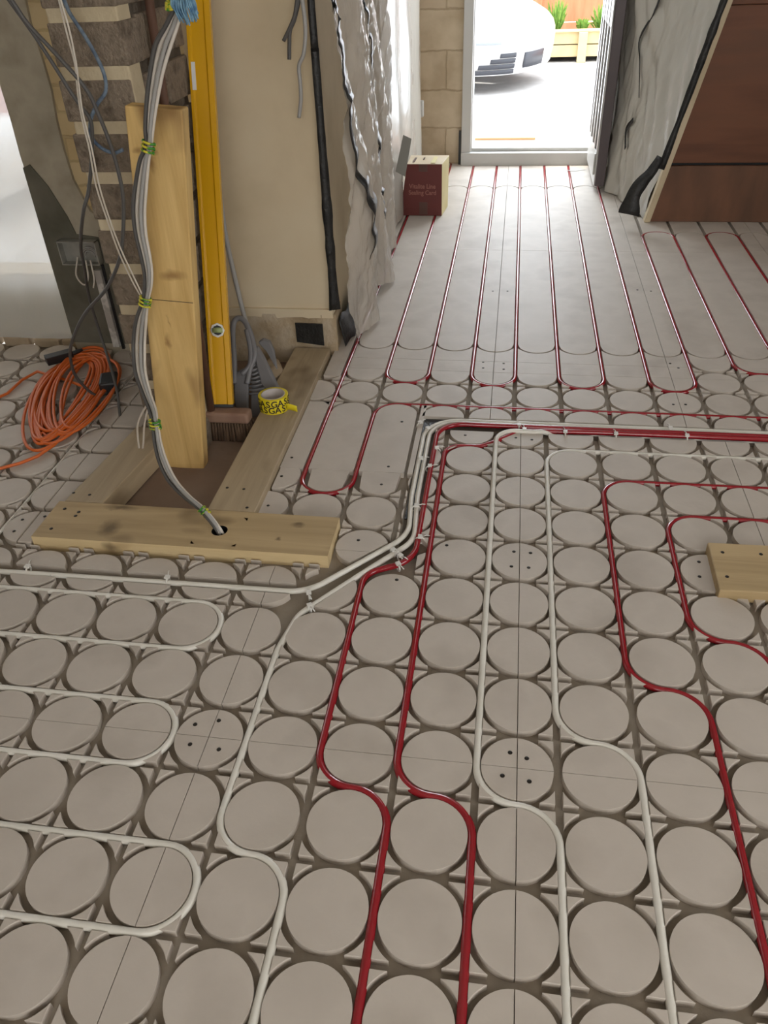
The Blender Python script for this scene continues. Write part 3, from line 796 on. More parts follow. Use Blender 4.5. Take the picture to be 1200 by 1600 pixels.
# right-hand sheet between door and stair boarding
def rsheet(u, v):          # u: far to near
    z = .0 + 2.42 * v; y = 5.46 - 1.165 * u
    t_ = min(1, max(0, (4.80 - y) / .50)); t_ = t_ ** .85
    x = .590 + .095 * t_ + t_ * .2135 * z
    x += .012 * math.sin(u * 7 + z * .9) * (1 - u * .6) + .035 * noise.noise(Vector((y * 3.1, z * 1.1, 2))) * (1 - u ** 3) * .5
    x -= .035 * math.exp(-((u - .55 + .12 * z) / .05) ** 2) + .008 * math.sin(z * 5 + u * 38) * (1 - u ** 4) + .034 * abs(noise.noise(Vector((u * 13 + z * 3.5, z * 2.2, 5)))) + .016 * abs(noise.noise(Vector((u * 30 - z * 6, z * 7, 9)))) * (1 - u ** 4)
    x -= .012 * math.exp(-((u - .62) / .18) ** 2) * max(0, 1 - z / .5)
    return (x, y, z + .006)
mb = MB(); mb.grid(130, 130, rsheet); tag(mb.build('polythene_sheet', M_poly2), 'dusty grey polythene sheet hanging between the front door and the brown boarding', 'plastic sheet')
tp = [Vector((slant(z) - .034, 4.238, z)) for z in (2.4, 1.6, 1.0, .8, .6, .4, .26)]
ribbon('black_tape', tp, (.035, .03), 'black tape along the slanting edge of the brown boarding', nrm=(-.2, -1, 0))
tp = [at(1032, 245, 4.22), at(1018, 268, 4.20), at(1003, 285, 4.18), at(990, 305, 4.17), at(982, 335, 4.17)]
ribbon('black_tape', tp, (.035, .09), 'crumpled black tape at the bottom of the right-hand polythene', nrm=(-.3, -1, 0))
# surface point helper for tape on the right sheet
def rs_at(u, z): x, y, zz = rsheet(u, z / 2.42); return Vector((x - .012, y, zz))
ribbon('black_tape', [rs_at(.70, 1.6), rs_at(.68, 1.05), rs_at(.67, .90), rs_at(.62, .76), rs_at(.64, .66), rs_at(.68, .50)], (.026, .008), 'wavy black tape on the grey polythene, beside the door leaf, upper one', nrm=(-1, -.2, 0))
ribbon('black_tape', [rs_at(.69, .40), rs_at(.64, .34), rs_at(.69, .26)], (.022, .03), 'short kinked scrap of black tape on the grey polythene beside the door leaf', nrm=(-1, -.2, 0))
# window sheet on the left
def wsheet(u, v):
    x = -3.95 + 2.34 * u; z = .035 + 2.2 * v
    fold = .016 * max(0, 1 - z / .5) * abs(noise.noise(Vector((x * 9 + z * 7, z * 16, 1)))) + .022 * abs(noise.noise(Vector((x * 5, z * 6, 2)))) + .03 * max(0, .35 - z) * (noise.noise(Vector((x * 4, z * 9, 7))))
    y = 2.645 - fold - .035 * max(0, .16 - z) / .16
    return (x, y, z)
mb = MB(); mb.grid(150, 90, wsheet); tag(mb.build('polythene_sheet', M_sheet), 'milky plastic sheet covering the big window opening on the left', 'plastic sheet')

# ------------------------------------------------------------------ timber frame on the floor
def quadprism(pts, z0, z1, name, m, label, cat, group=None, bevel=.003, hole=None):
    mb = MB(); c = (sum(p[0] for p in pts) / len(pts), sum(p[1] for p in pts) / len(pts), z0)
    mb.prism(pts, z0, z1)
    return tag(mb.build(name, m, bevel=bevel, origin=c), label, cat, group)
g_t = 'rough sawn timbers framing the well around the pillar'
# front timber with real hole
mb = MB()
x0, x1, ya, yb, zt, zb_ = -1.190, -.398, 1.447, 1.605, .022, -.030
hcx, hcy, hr = -.700, 1.520, .021
def slabhole():
    n = 28
    out = []
    ring = [(hcx + hr * math.cos(2 * PI * k / n), hcy + hr * math.sin(2 * PI * k / n)) for k in range(n)]
    box = []
    for k in range(n):
        a = 2 * PI * k / n; c_, s_ = math.cos(a), math.sin(a); t = min(.06 / abs(c_) if abs(c_) > 1e-6 else 9, .06 / abs(s_) if abs(s_) > 1e-6 else 9)
        box.append((hcx + c_ * t, hcy + s_ * t))
    for z, flip in ((zt, False), (zb_, True)):
        b = len(mb.v)
        for p_ in ring: mb.v.append(Vector((*p_, z)))
        for p_ in box: mb.v.append(Vector((*p_, z)))
        for k in range(n):
            k2 = (k + 1) % n; q = [b + k, b + n + k, b + n + k2, b + k2]
            mb.face(q[::-1] if flip else q)
    b0 = len(mb.v) - 4 * n
    for k in range(n):
        k2 = (k + 1) % n; mb.face([b0 + k, b0 + k2, b0 + 2 * n + k2, b0 + 2 * n + k], 1)
slabhole()
def topbot(xa, xb, y0_, y1_):
    for z, fl in ((zt, False), (zb_, True)):
        b = len(mb.v); mb.v += [Vector((xa, y0_, z)), Vector((xb, y0_, z)), Vector((xb, y1_, z)), Vector((xa, y1_, z))]
        q = [b, b + 1, b + 2, b + 3]; mb.face(q[::-1] if fl else q)
pass
topbot(x0, hcx - .06, ya, yb); topbot(hcx + .06, x1, ya, yb); topbot(hcx - .06, hcx + .06, ya, hcy - .06); topbot(hcx - .06, hcx + .06, hcy + .06, yb)
for (xa, y_a, xb, y_b) in ((x0, ya, x1, ya), (x1, ya, x1, yb), (x1, yb, x0, yb), (x0, yb, x0, ya)):
    b = len(mb.v); mb.v += [Vector((xa, y_a, zb_)), Vector((xb, y_b, zb_)), Vector((xb, y_b, zt)), Vector((xa, y_a, zt))]; mb.face([b, b + 1, b + 2, b + 3], 2)
ft = mb.build('timber_plank', [M_pinex, M_blackp, M_pinef]); tag(ft, 'wide pine plank lying at the front of the frame, with a cable hole', 'timber', g_t)
quadprism([(-.764, 1.608), (-.630, 1.608), (-.630, 2.625), (-.764, 2.625)], -.050, .021, 'timber_plank', M_piney, 'greyish timber rail running from the front plank back to the plastered wall', 'timber', g_t)
quadprism([(-1.178, 1.608), (-1.066, 1.608), (-1.012, 2.018), (-1.136, 2.018)], -.050, .0205, 'timber_plank', M_piney, 'short brown timber rail left of the well, ending at the block pillar', 'timber', g_t)
quadprism([(.523, 1.418), (1.10, 1.43), (1.10, 1.60), (.527, 1.592)], -.012, .024, 'timber_plank', M_pinex, 'cut pine board lying on the floor at the right edge', 'timber')
for (px, py), par in [((123, 800), ft), ((118, 806), ft), ((101, 795), ft), ((80, 826), ft)]:
    o = bpy.data.objects.new('screw', scr_me); C.objects.link(o); p = atz(px, py, .0225); o.location = p; o.scale = (1.1,) * 3
    o.parent = par; o.matrix_parent_inverse = Matrix.Translation(par.location).inverted()
rail_r = [o for o in bpy.data.objects if o.name == 'timber_plank.001'][0]; rail_l = bpy.data.objects['timber_plank.002']; bd = bpy.data.objects['timber_plank.003']
for (px, py, par, z) in [(355, 762, rail_r, .0213), (381, 764, rail_r, .0213), (420, 645, rail_r, .0213), (442, 645, rail_r, .0213), (386, 793, rail_r, .0213), (115, 770, rail_l, .0208), (140, 773, rail_l, .0208),
                     (1129, 863, bd, .0243), (1189, 866, bd, .0243), (1136, 901, bd, .0243)]:
    o = bpy.data.objects.new('screw', scr_me); C.objects.link(o); o.location = atz(px, py, z)
    o.parent = par; o.matrix_parent_inverse = Matrix.Translation(par.location).inverted()
# leaning stud
mb = MB()
B0 = Vector((-1.024, 1.905, -.052)); T0 = Vector((-.928, 1.972, .945))
ux = Vector((.134, .006, -.010)); uy = Vector((.0, .045, 0))
tw = Vector((.142, .004, -.012))
v = [B0, B0 + ux, B0 + ux + uy, B0 + uy, T0, T0 + tw, T0 + tw + uy, T0 + uy]
mb.v += v
for q in ((3, 2, 1, 0), (4, 5, 6, 7), (0, 1, 5, 4), (1, 2, 6, 5), (2, 3, 7, 6), (3, 0, 4, 7)): mb.face(list(q))
st = mb.build('timber_stud', M_pine, bevel=.004); tag(st, 'pale pine timber with knots leaning upright against the block pillar', 'timber')
mb = MB()
pa = B0.lerp(T0, .530); pb = (B0 + ux).lerp(T0 + tw, .530)
mb.tube([pa + Vector((.002, -.0012, 0)), pb + Vector((-.002, -.0012, 0))], .0008, 5); mb.build('pencil_line', M_ink, st)

# ------------------------------------------------------------------ spirit level
lv = empty('spirit_level', (-.94, 2.26, -.05), 'yellow spirit level standing upright in the corner behind the pine timber', 'spirit level')
base = Vector((-.878, 2.125, .052)); tipp = Vector((-.884, 2.125 + .32 * 1.45, 1.50)); dirv = tipp - base
ez = dirv.normalized(); ex = Vector((1, 0, 0)); ex = (ex - ez * ex.dot(ez)).normalized(); ey = ez.cross(ex)
ex, ey = (ex * math.cos(.15) + ey * math.sin(.15)), (ey * math.cos(.15) - ex * math.sin(.15))
ml = Matrix(((ex.x, ey.x, ez.x, base.x), (ex.y, ey.y, ez.y, base.y), (ex.z, ey.z, ez.z, base.z), (0, 0, 0, 1)))
mb = MB()
hw = .034
prof = [(-hw, -.014), (-hw + .010, -.014), (-hw + .012, -.010), (hw - .018, -.010), (hw - .016, -.014), (hw, -.014), (hw, .014), (-hw, .014)]
mb.prism(prof, 0, 1.55, 0, ml); mb.build('level_body', M_yel, lv, bevel=.0012)
mb = MB(); mb.prism([(-hw - .001, -.015), (hw + .001, -.015), (hw + .001, .015), (-hw - .001, .015)], -.006, .002, 0, ml); mb.build('end_cap', M_blackp, lv)
vb = MB(); vz = .235
ring = Matrix.Translation(Vector((0, -.0115, vz))) @ Matrix.Rotation(PI / 2, 4, 'X')
vb.lathe([(.022, 0), (.022, .004), (.016, .0045), (.016, 0)], (0, 0, 0), 8, 0, ml @ ring, sm=False); vo = vb.build('vial_frame', M_vialw, lv)
vb = MB(); vb.lathe([(0, -.016), (.0085, -.016), (.0085, .016), (0, .016)], (0, 0, 0), 14, 0, ml @ Matrix.Translation(Vector((0, -.012, vz))) @ Matrix.Rotation(PI / 2, 4, 'Y')); vb.build('vial', M_vial, lv)
vb = MB(); vb.box(-.015, .015, -.0105, -.0095, vz - .015, vz + .015, 0, ml); vb.build('vial_window', M_blackp, lv)
vb = MB(); vb.box(-.027, -.016, -.0155, -.0138, .90, .97, 0, ml); vb.build('level_label', M_vialw, lv)
# ------------------------------------------------------------------ broom
br = empty('broom', (-.92, 2.16, -.05), 'wooden broom with brown bristles standing head down behind the spirit level', 'broom')
hb = Vector((-.909, 2.093, .05)); ht = Vector((-.905, 2.19, 1.20))
mb = MB(); mb.tube([hb + Vector((0, 0, -.03)), hb.lerp(ht, .5), ht + (ht - hb) * .25], .0115, 12); mb.build('broom_handle', M_handle, br)
mb = MB()
hc = Vector((-.85, 2.10, .028))
mb.box(-.99, -.783, 2.075, 2.125, hc.z - .020, hc.z + .018); mb.build('broom_head', M_broomw, br, bevel=.010, seg=3)
for i in range(22):
    mb = MB()
    x = -.982 + .0093 * i
    for j in range(3):
        y = 2.084 + .016 * j
        q = Vector((x, y, hc.z - .020)); e_ = Vector((x + (x + .885) * .10 + random.uniform(-.003, .003), y + (j - 1) * .009, -.054))
        mb.tube([q, q.lerp(e_, .5), e_], [.004, .0055, .0068], 6)
    mb.build('bristles', M_brist, br)
# ------------------------------------------------------------------ dustpan leaning beside
dp = empty('dustpan', (-.84, 2.30, -.05), 'grey plastic dustpan with ribbed mouth and looped handle, leaning in the corner', 'dustpan')
def plate(mbx, pts, off, th):
    """closed outline of pixels at a slanted plane, extruded by th towards +y"""
    n = len(pts); b = len(mbx.v)
    for p in pts: mbx.v.append(Vector(p))
    for p in pts: mbx.v.append(Vector(p) + Vector(off) * th)
    mbx.face(list(range(b, b + n))); mbx.face([b + n + i for i in range(n)][::-1])
    for i in range(n):
        j = (i + 1) % n; mbx.face([b + i, b + n + i, b + n + j, b + j])
def dY(py): return 2.42 - (py - 500) / 190 * .26
def dpx(l): return [at(a, b, dY(b)) for a, b in l]
mb = MB()
mb.tube(smooth(dpx([(366, 600), (366, 560), (364, 530), (365, 505), (374, 497), (385, 506), (394, 530), (398, 555), (391, 575), (386, 600)]), 6), .0095, 10, flat=.9)
mb.tube(smooth(dpx([(386, 515), (392, 545), (391, 570), (378, 585)]), 5), .010, 8)
mb.build('handle_loop', M_dust, dp)
mb = MB(); plate(mb, dpx([(366, 585), (378, 578), (389, 572), (387, 600), (387, 640), (390, 690), (382, 688), (371, 655), (366, 625)]), (.2, 1, .2), .012); mb.build('pan_side', M_dust, dp, bevel=.003, recalc=True)
mb = MB(); plate(mb, dpx([(396, 548), (402, 545), (412, 562), (436, 612), (428, 622), (408, 600)]), (0, 1, .2), .02); mb.build('pan_wall', M_dust, dp, bevel=.003, recalc=True)
mb = MB(); plate(mb, [p + Vector((0, .03, 0)) for p in dpx([(390, 565), (400, 560), (424, 612), (404, 660), (388, 690)])], (0, 1, .2), .01); mb.build('pan_floor', M_dust, dp, recalc=True)
mb = MB(); plate(mb, [p + Vector((0, .05, 0)) for p in dpx([(397, 546), (404, 541), (415, 545), (422, 560), (427, 590), (410, 560)])], (0, 1, .2), .015); mb.build('pan_hood', M_dust, dp, bevel=.003, recalc=True)
for i in range(9):
    a = dpx([(388, 570 + i * 6)])[0]; b = dpx([(396 + i * 2.6, 566 + i * 6.0)])[0]
    mb = MB(); mb.tube([a + Vector((0, .012, 0)), a.lerp(b, .5) + Vector((0, .004, 0)), b + Vector((0, .012, 0))], .0042, 6); mb.build('rib', M_dust, dp)
# white pole behind the dustpan
mb = MB(); mb.tube(smooth([at(386, 512, 2.56), at(366, 430, 2.60), at(352, 365, 2.625), at(343, 300, 2.635), at(338, 255, 2.64)], 5), .0085, 10)
tag(mb.build('conduit_pipe', M_grey2), 'pale grey plastic tube against the plaster right of the spirit level', 'tube')
# rubble lump
mb = MB()
def rk(u, v):
    a = 2 * PI * u; b = PI * v - PI / 2
    p = Vector((math.cos(a) * math.cos(b), math.sin(a) * math.cos(b), math.sin(b)))
    k = 1 + .25 * noise.noise(p * 1.4 + Vector((3, 1, 2)))
    return (-.800 + .036 * p.x * k, 2.43 + .07 * p.y * k, .005 + .060 * p.z * k)
mb.grid(20, 12, rk); tag(mb.build('rubble_lump', M_rock), 'rounded lump of beige masonry between the dustpan and the timber rail', 'stone')
# ------------------------------------------------------------------ tape roll
tr_ = empty('tape_roll', (-.722, 2.17, .021), 'roll of yellow warning tape with black lettering standing on the timber rail', 'tape roll')
mb = MB(); mb.lathe([(.0385, 0), (.0485, 0), (.0485, .050), (.0385, .050)], (-.722, 2.17, .0212), 48); mb.build('tape_winding', M_tape, tr_, bevel=.001)
mb = MB(); mb.lathe([(.036, .002), (.0386, .002), (.0386, .0508), (.036, .0508), (.036, .002)], (-.722, 2.17, .0212), 40, m=0); mb.build('core', M_tapecore, tr_)
mb = MB(); mb.grid(6, 2, lambda u, v: (-.722 + .046 + .036 * u, 2.17 - .02 - .004 * u, .028 + .022 * v - .006 * u * u)); mb.build('tape_end', M_tape, tr_, solid=.0006)
def text_mesh(txt, size):
    cu = bpy.data.curves.new('txt', 'FONT'); cu.body = txt; cu.size = size; cu.align_x = 'CENTER'; cu.align_y = 'CENTER'; cu.extrude = 0; cu.offset = size * .022
    ob = bpy.data.objects.new('txt', cu); C.objects.link(ob)
    dg = bpy.context.evaluated_depsgraph_get(); me = bpy.data.meshes.new_from_object(ob.evaluated_get(dg))
    bpy.data.objects.remove(ob); bpy.data.curves.remove(cu)
    return me
for row, z in ((0, .036), (1, .0145)):
    for i in range(15):
        a0 = 2 * PI * i / 15 + row * .2
        me = text_mesh('GAS'[(i + row) % 3], .030)
        for vv in me.vertices:
            x, y = vv.co.x, vv.co.y; aa = a0 + x / .0492
            vv.co = Vector((-.722 + .0492 * math.cos(aa), 2.17 + .0492 * math.sin(aa), .0212 + z + y))
        me.materials.clear(); me.materials.append(M_ink)
        o = bpy.data.objects.new('letter', me); C.objects.link(o); o.parent = tr_; o.matrix_parent_inverse = Matrix.Translation(tr_.location).inverted()
# ------------------------------------------------------------------ socket box, conduit on grey wall
sb = empty('socket_box', (-1.49, 2.59, .34), 'metal electrical back box set in the dark render, with bare cable loops', 'electrical box')
mb = MB(); mb.box(-1.563, -1.421, 2.590, 2.594, .342, .425)
mb.box(-1.563, -1.421, 2.560, 2.594, .420, .425); mb.box(-1.563, -1.421, 2.560, 2.594, .342, .346); mb.box(-1.425, -1.421, 2.560, 2.594, .342, .425); mb.box(-1.563, -1.559, 2.560, 2.594, .342, .425)
mb.build('box_shell', M_steel, sb, bevel=.001)
mb = MB()
for rr in (.018, .025, .031):
    mb.tube([(-1.455 + rr * math.cos(a * .2), 2.572, .372 + rr * math.sin(a * .2)) for a in range(-1, 18)], .0025, 6)
mb.build('wire_loops', M_grey2, sb)
mb = MB(); mb.tube(smooth([(-1.50, 2.565, .37), (-1.515, 2.55, .31), (-1.495, 2.55, .275), (-1.475, 2.555, .30), (-1.472, 2.565, .36)], 6), .003, 6)
mb.tube(smooth([(-1.455, 2.565, .36), (-1.45, 2.55, .30), (-1.462, 2.55, .265)], 6), .003, 6); mb.build('wire_tails', M_cw, sb)
mb = MB(); mb.box(-1.462, -1.436, 2.578, 2.596, .022, .318); tag(mb.build('cable_trunking', mottle('dirty_white', [(.40, .37, .33), (.62, .59, .54)], scale=25, rough=.7, stops=[.45, .55]), bevel=.002), 'narrow paint-splashed white trunking on the dark wall below the metal box', 'trunking')
mb = MB(); mb.box(-1.434, -1.424, 2.590, 2.599, .01, .335); struct(mb.build('trunking_shadow', M_blackp))  # black strip drawn as the shadow line right of the trunking
# white socket at the end of the hall
sk = empty('socket_plate', (-.59, 5.33, .36), 'white plastic socket on the wall corner left of the front door', 'socket')
mb = MB(); mb.box(-.632, -.600, 5.300, 5.335, .30, .40); mb.build('back_plate', M_upvc, sk, bevel=.003)
mb = MB(); mb.box(-.602, -.560, 5.285, 5.33, .315, .405); mb.build('cover', M_upvc, sk, bevel=.006)
mb = MB(); mb.tube([(-.606, 5.31, .30), (-.606, 5.315, .15), (-.604, 5.31, .02)], .006, 6); mb.build('supply_cable', M_grey2, sk)

# ------------------------------------------------------------------ hanging cables
def cable(name, groups, m, rad, label, cat='cable', par=None, seg=7, flat=1.0):
    mb = MB()
    for g in groups: mb.tube(smooth(g, 7), rad, seg, flat=flat)
    o = mb.build(name, m, par)
    if par is None: tag(o, label, cat)
    return o
def pxs(l, Yf):
    n = len(l); return [at(a, b, Yf(i / (n - 1)) if callable(Yf) else Yf) for i, (a, b) in enumerate(l)]
def top(pts, dz=1.0, dx=-.05):
    dd = (pts[0] - pts[1]).normalized(); a1 = pts[0] + dd * .12; a2 = a1 + dd * .10 + Vector((0, .01, .10)); a3 = a2 + Vector((dx, .04, .6))
    return [a3, a2, a1] + pts
cA = pxs([(14, 0), (50, 50), (83, 100), (110, 143), (127, 167), (140, 185), (144, 207), (143, 253), (138, 300), (130, 333), (126, 383), (132, 420), (140, 467), (157, 523), (173, 573), (183, 613), (189, 657), (200, 690), (210, 700)],
         lambda t: 1.97 if t < .5 else (1.97 + .36 * (t - .5) / .2 if t < .7 else 2.33 - .36 * (t - .7) / .3))
cable('electric_cable', [top(cA, .9, -.12)], M_grey, .0048, 'dark grey cable hanging in front of the socket box, then down behind the orange coil')
cB = pxs([(18, 0), (43, 37), (83, 80), (133, 137), (153, 177), (173, 227), (187, 277), (193, 317), (192, 367), (187, 405), (167, 450), (133, 490), (113, 533), (110, 560), (120, 590), (150, 620), (180, 648)],
         lambda t: 1.90 + .05 * min(1, t / .56) + .30 * max(0, t - .56) / .44)
cB[-1].z = .012; cB[-2].z = max(cB[-2].z, .02)
cable('electric_cable', [top(cB, .9, -.12)], M_grey, .0050, 'dark grey cable swinging in a wide curve across the block pillar to the floor')
cC = pxs([(92, 0), (104, 50), (117, 100), (121, 140), (127, 180), (140, 235), (150, 290), (168, 345), (186, 395), (207, 440), (224, 470)], 1.915)
cD = pxs([(95, 0), (109, 50), (119, 100), (124, 140), (130, 180), (144, 235), (155, 290), (172, 345), (190, 392), (211, 437), (226, 468)], 1.912)
cable('electric_cable', [top(cC, .9, -.05), top(cD, .9, -.05)], M_cw, .0022, 'thin twin white wire crossing the blocks to the bundled cables')
cR = pxs([(100, 0), (110, 22), (133, 57), (150, 87), (163, 117), (165, 143), (152, 163), (142, 187), (143, 213), (157, 230), (177, 239), (192, 234)], 1.975)
cable('blue_twine', [top(cR, .8, -.03)], M_rope2, .0045, 'frayed blue grey twine lying over the concrete blocks', 'twine')
# bundle of twin and earth
bn = empty('cable_bundle', (-.70, 1.53, .02), 'bundle of grey and white cables hanging past the pine timber into the plank hole', 'cable bundle')
ctr = [(280, 8), (268, 40), (255, 70), (245, 110), (237, 160), (233, 200), (232, 228), (225, 253), (219, 300), (217, 333), (220, 367), (227, 400), (231, 425), (231, 447), (227, 470), (220, 503), (217, 540), (219, 580), (229, 615), (238, 640), (242, 662), (247, 695), (256, 725), (270, 752), (292, 776), (318, 798), (347, 826)]
spread = [5, 9, 12, 10, 8, 6, 4, 7, 9, 9, 8, 7, 6, 5, 4, 8, 9, 8, 6, 5, 4, 5, 6, 6, 5, 4, 3]
def bY(t): return 1.86 if t < .62 else 1.86 - .34 * ((t - .62) / .38) ** .9
strands = [(-1.0, M_grey, .0050, 0), (-.35, M_cw, .0045, .006), (.3, M_grey2, .0048, -.004), (1.0, M_cw, .0042, .003), (.7, M_grey, .0042, .008)]
for oi, (off, m_, rd, dy) in enumerate(strands):
    L = []
    for i, (a, b) in enumerate(ctr):
        t = i / (len(ctr) - 1)
        o_ = off * spread[i] * (1 if i % 1 == 0 else 1)
        p = at(a + o_, b, bY(t) + dy)
        L.append(p)
    for i, p in enumerate(L):
        if p.z < .03 and i < len(L) - 1 : p.z = max(p.z, .028)
    L[-1] = Vector((hcx + off * .006, hcy, .018)); L.append(Vector((hcx + off * .006, hcy + .004, -.03)))
    L = top(L, .9, .03)
    cable('strand', [L], m_, rd, '', par=bn)
for (px, py) in [(232, 228), (227, 470), (242, 661), (317, 797)]:
    i = min(range(len(ctr)), key=lambda q: abs(ctr[q][0] - px) + abs(ctr[q][1] - py)); t = i / (len(ctr) - 1)
    mb = MB(); nt = 3
    c0 = at(*ctr[i], bY(t)); tdir = (at(*ctr[min(i + 1, 26)], bY(t)) - at(*ctr[i - 1], bY(t))).normalized()
    if c0.z < .03: c0.z = .03
    a_ = tdir.cross(Vector((0, 1, 0))).normalized(); b_ = tdir.cross(a_)
    rr = .0145 if py < 700 else .0105
    for j in range(nt):
        cc = c0 + tdir * (.010 * (j - 1))
        mb.tube([cc + a_ * (rr * math.cos(2 * PI * k / 16)) + b_ * (rr * .9 * math.sin(2 * PI * k / 16)) + tdir * (.004 * k / 16) for k in range(17)], .0028, 6)
    mb.build('wrap_tie', M_gy, bn)
wl = pxs([(233, 628), (222, 645), (215, 665), (216, 690), (219, 712), (217, 728)], lambda t: 1.86 + .05 * t)
w2 = pxs([(234, 630), (228, 650), (225, 670), (224, 692), (221, 712), (219, 728)], lambda t: 1.86 + .05 * t)
cable('strand', [wl, w2], M_cw, .0030, '', par=bn)
# dark sleeved cables lying in the gap beside the left rail
mb = MB(); g = [atz(218, 712, .01), atz(213, 733, -.01), atz(203, 750, -.02), atz(190, 768, -.035), atz(178, 785, -.045), atz(170, 800, -.048)]
mb.tube(smooth(g, 5), [.010, .012, .016, .018, .02, .02, .02, .02, .019, .018, .018, .017, .016, .015, .014, .013, .012, .012, .012, .012, .012, .012, .011, .011, .011, .01], 10)
tag(mb.build('cable_sleeve', M_blackp), 'black plastic sleeve with cables lying in the well beside the left rail', 'cable sleeve')
# loose ends near the plaster corner
ce1 = pxs([(464, 0), (460, 25), (452, 45), (443, 64)], 2.58); ce2 = pxs([(467, 0), (460, 30), (453, 48), (452, 70), (452, 93)], 2.585); ce3 = pxs([(472, 0), (476, 30), (477, 55), (474, 85), (467, 103), (469, 130), (470, 155), (467, 184)], 2.58)
cable('electric_cable', [top(ce1, .9, .0)], M_grey, .0055, 'short grey cable end in front of the plaster, bending left, shortest of three')
cable('electric_cable', [top(ce2, .9, .0)], M_grey, .0060, 'grey cable end in front of the plaster, middle length of three')
cable('electric_cable', [top(ce3, .9, .0)], M_grey2, .0060, 'grey cable end in front of the plaster, longest of three')
# blue frayed rope end
tf = empty('rope_tuft', (-.70, 1.84, 1.15), 'frayed bright blue rope end at the top of the bundled cables', 'rope')
mb = MB(); c0 = at(284, -14, 1.84); 
for i in range(46):
    a = random.uniform(-1, 1); dx = a * .024; ln = .050 * (1 - .25 * abs(a)) + random.uniform(0, .012)
    p0 = c0 + Vector((dx * .5, random.uniform(-.01, .01), random.uniform(0, .01)))
    p1 = c0 + Vector((dx, random.uniform(-.014, .010), -ln * .5)); p2 = c0 + Vector((dx * .9 + .006, random.uniform(-.014, .012), -ln))
    mb.tube(smooth([p0, p1, p2], 4), .0017, 5)
mb.build('frayed_strands', M_rope, tf)
mb = MB()
for j in range(4):
    cc = at(269, 6 + j * 3 - 4, 1.85); mb.tube([cc + Vector((.013 * math.cos(2 * PI * k / 14), .013 * math.sin(2 * PI * k / 14), .004 * math.sin(2 * PI * k / 14 + .4))) for k in range(15)], .003, 6)
mb.build('wrap_tie', M_gy, tf)
# ------------------------------------------------------------------ orange extension cable
ex_ = empty('extension_cable', (-1.5, 2.2, 0), 'coiled orange extension cable lying on the floor by the left window', 'extension cable')
mb = MB(); pts = []
random.seed(3)
nl = 19
for i in range(nl * 26):
    a = 2 * PI * i / 26; l = i / 26
    rx = .085 + .085 * noise.noise(Vector((l * .7, 1, 0))) ; ry = .265 + .10 * noise.noise(Vector((l * .55, 5, 0)))
    cxx = -1.455 + .07 * noise.noise(Vector((l * .35, 0, 4))); cyy = 2.22 + .08 * noise.noise(Vector((l * .5, 9, 1)))
    u = rx * math.cos(a) * (1.0 + .25 * math.sin(a)); vv = ry * math.sin(a)
    th = .16
    x = cxx + u * math.cos(th) - vv * math.sin(th) * -.15; y = cyy + u * .2 + vv
    z = .006 + .022 * (.5 + .5 * noise.noise(Vector((l * 1.1, a * .6, 3)))) * (1 + .6 * math.sin(a)) + .0022 * (l % 5)
    pts.append(Vector((x - .07 * math.sin(a), y, z)))
tail = [Vector((-1.36, 1.90, .012)), Vector((-1.42, 1.80, .007)), Vector((-1.52, 1.74, .007)), Vector((-1.68, 1.66, .007)), Vector((-1.9, 1.66, .007))]
head = [Vector((-2.1, 1.95, .007)), Vector((-1.80, 2.10, .007)), Vector((-1.70, 2.22, .007)), Vector((-1.67, 2.38, .012))]
mb.tube(smooth(head + pts + tail, 2), .0052, 7); mb.build('cable', M_orange, ex_)
pm = Matrix.Translation(Vector((-1.345, 2.285, .024))) @ Matrix.Rotation(math.radians(20), 4, 'Z')
mb = MB(); mb.box(-.030, .030, -.045, .045, -.022, .026, 0, pm); mb.build('plug', M_blackp, ex_, bevel=.008, seg=3)
pm = Matrix.Translation(Vector((-1.60, 2.435, .045))) @ Matrix.Rotation(math.radians(-48), 4, 'Z')
mb = MB(); mb.box(-.020, .020, -.050, .045, -.014, .016, 0, pm); mb.tube([pm @ Vector((0, .045, 0)), pm @ Vector((0, .085, .006))], [.010, .006], 8); mb.build('connector', M_blackp, ex_, bevel=.006, seg=3)
# ------------------------------------------------------------------ carton and grey card by the hall wall
bx = empty('carton', (-.46, 4.42, 0), 'maroon and yellow cardboard carton with faint print, standing by the left hall wall', 'box')
mbx = Matrix.Translation(Vector((-.46, 4.43, .002))) @ Matrix.Rotation(math.radians(-2), 4, 'Z')
mb = MB(); W2, D2, H2 = .100, .088, .262
# faces: front maroon, sides yellow, top tan ; left side sags outward at the foot
v = [(-W2 - .028, -D2, 0), (W2, -D2, 0), (W2 + .012, D2, 0), (-W2 - .02, D2, 0), (-W2 + .015, -D2, H2), (W2, -D2, H2), (W2 + .018, D2, H2 + .005), (-W2 + .01, D2, H2 + .004)]
mb.v += [mbx @ Vector(q) for q in v]
mb.face([3, 2, 1, 0], 1); mb.face([4, 5, 6, 7], 1); mb.face([0, 1, 5, 4], 0); mb.face([1, 2, 6, 5], 2); mb.face([2, 3, 7, 6], 2); mb.face([3, 0, 4, 7], 2)
mb.build('carton_body', [M_boxred, M_boxtan, M_boxyel], bx, bevel=.002)
for z0_, z1_ in ((.005, .07), (.225, H2 - .002)):
    mb = MB(); mb.box(-.022, .022, -D2 - .0008, -D2 - .0002, z0_, z1_, 0, mbx); mb.build('carton_tape', M_boxtape, bx)
mb = MB(); mb.box(.040, .062, -D2 + .01, D2 - .02, H2 + .0028, H2 + .0040, 0, mbx)
mb.box(-.060, -.048, -D2 + .03, D2 - .05, H2 + .0028, H2 + .0038, 1, mbx); mb.box(-.012, -.004, -.01, .04, H2 + .0028, H2 + .0038, 1, mbx); mb.build('carton_marking', [M_boxyel, M_boxtape], bx)
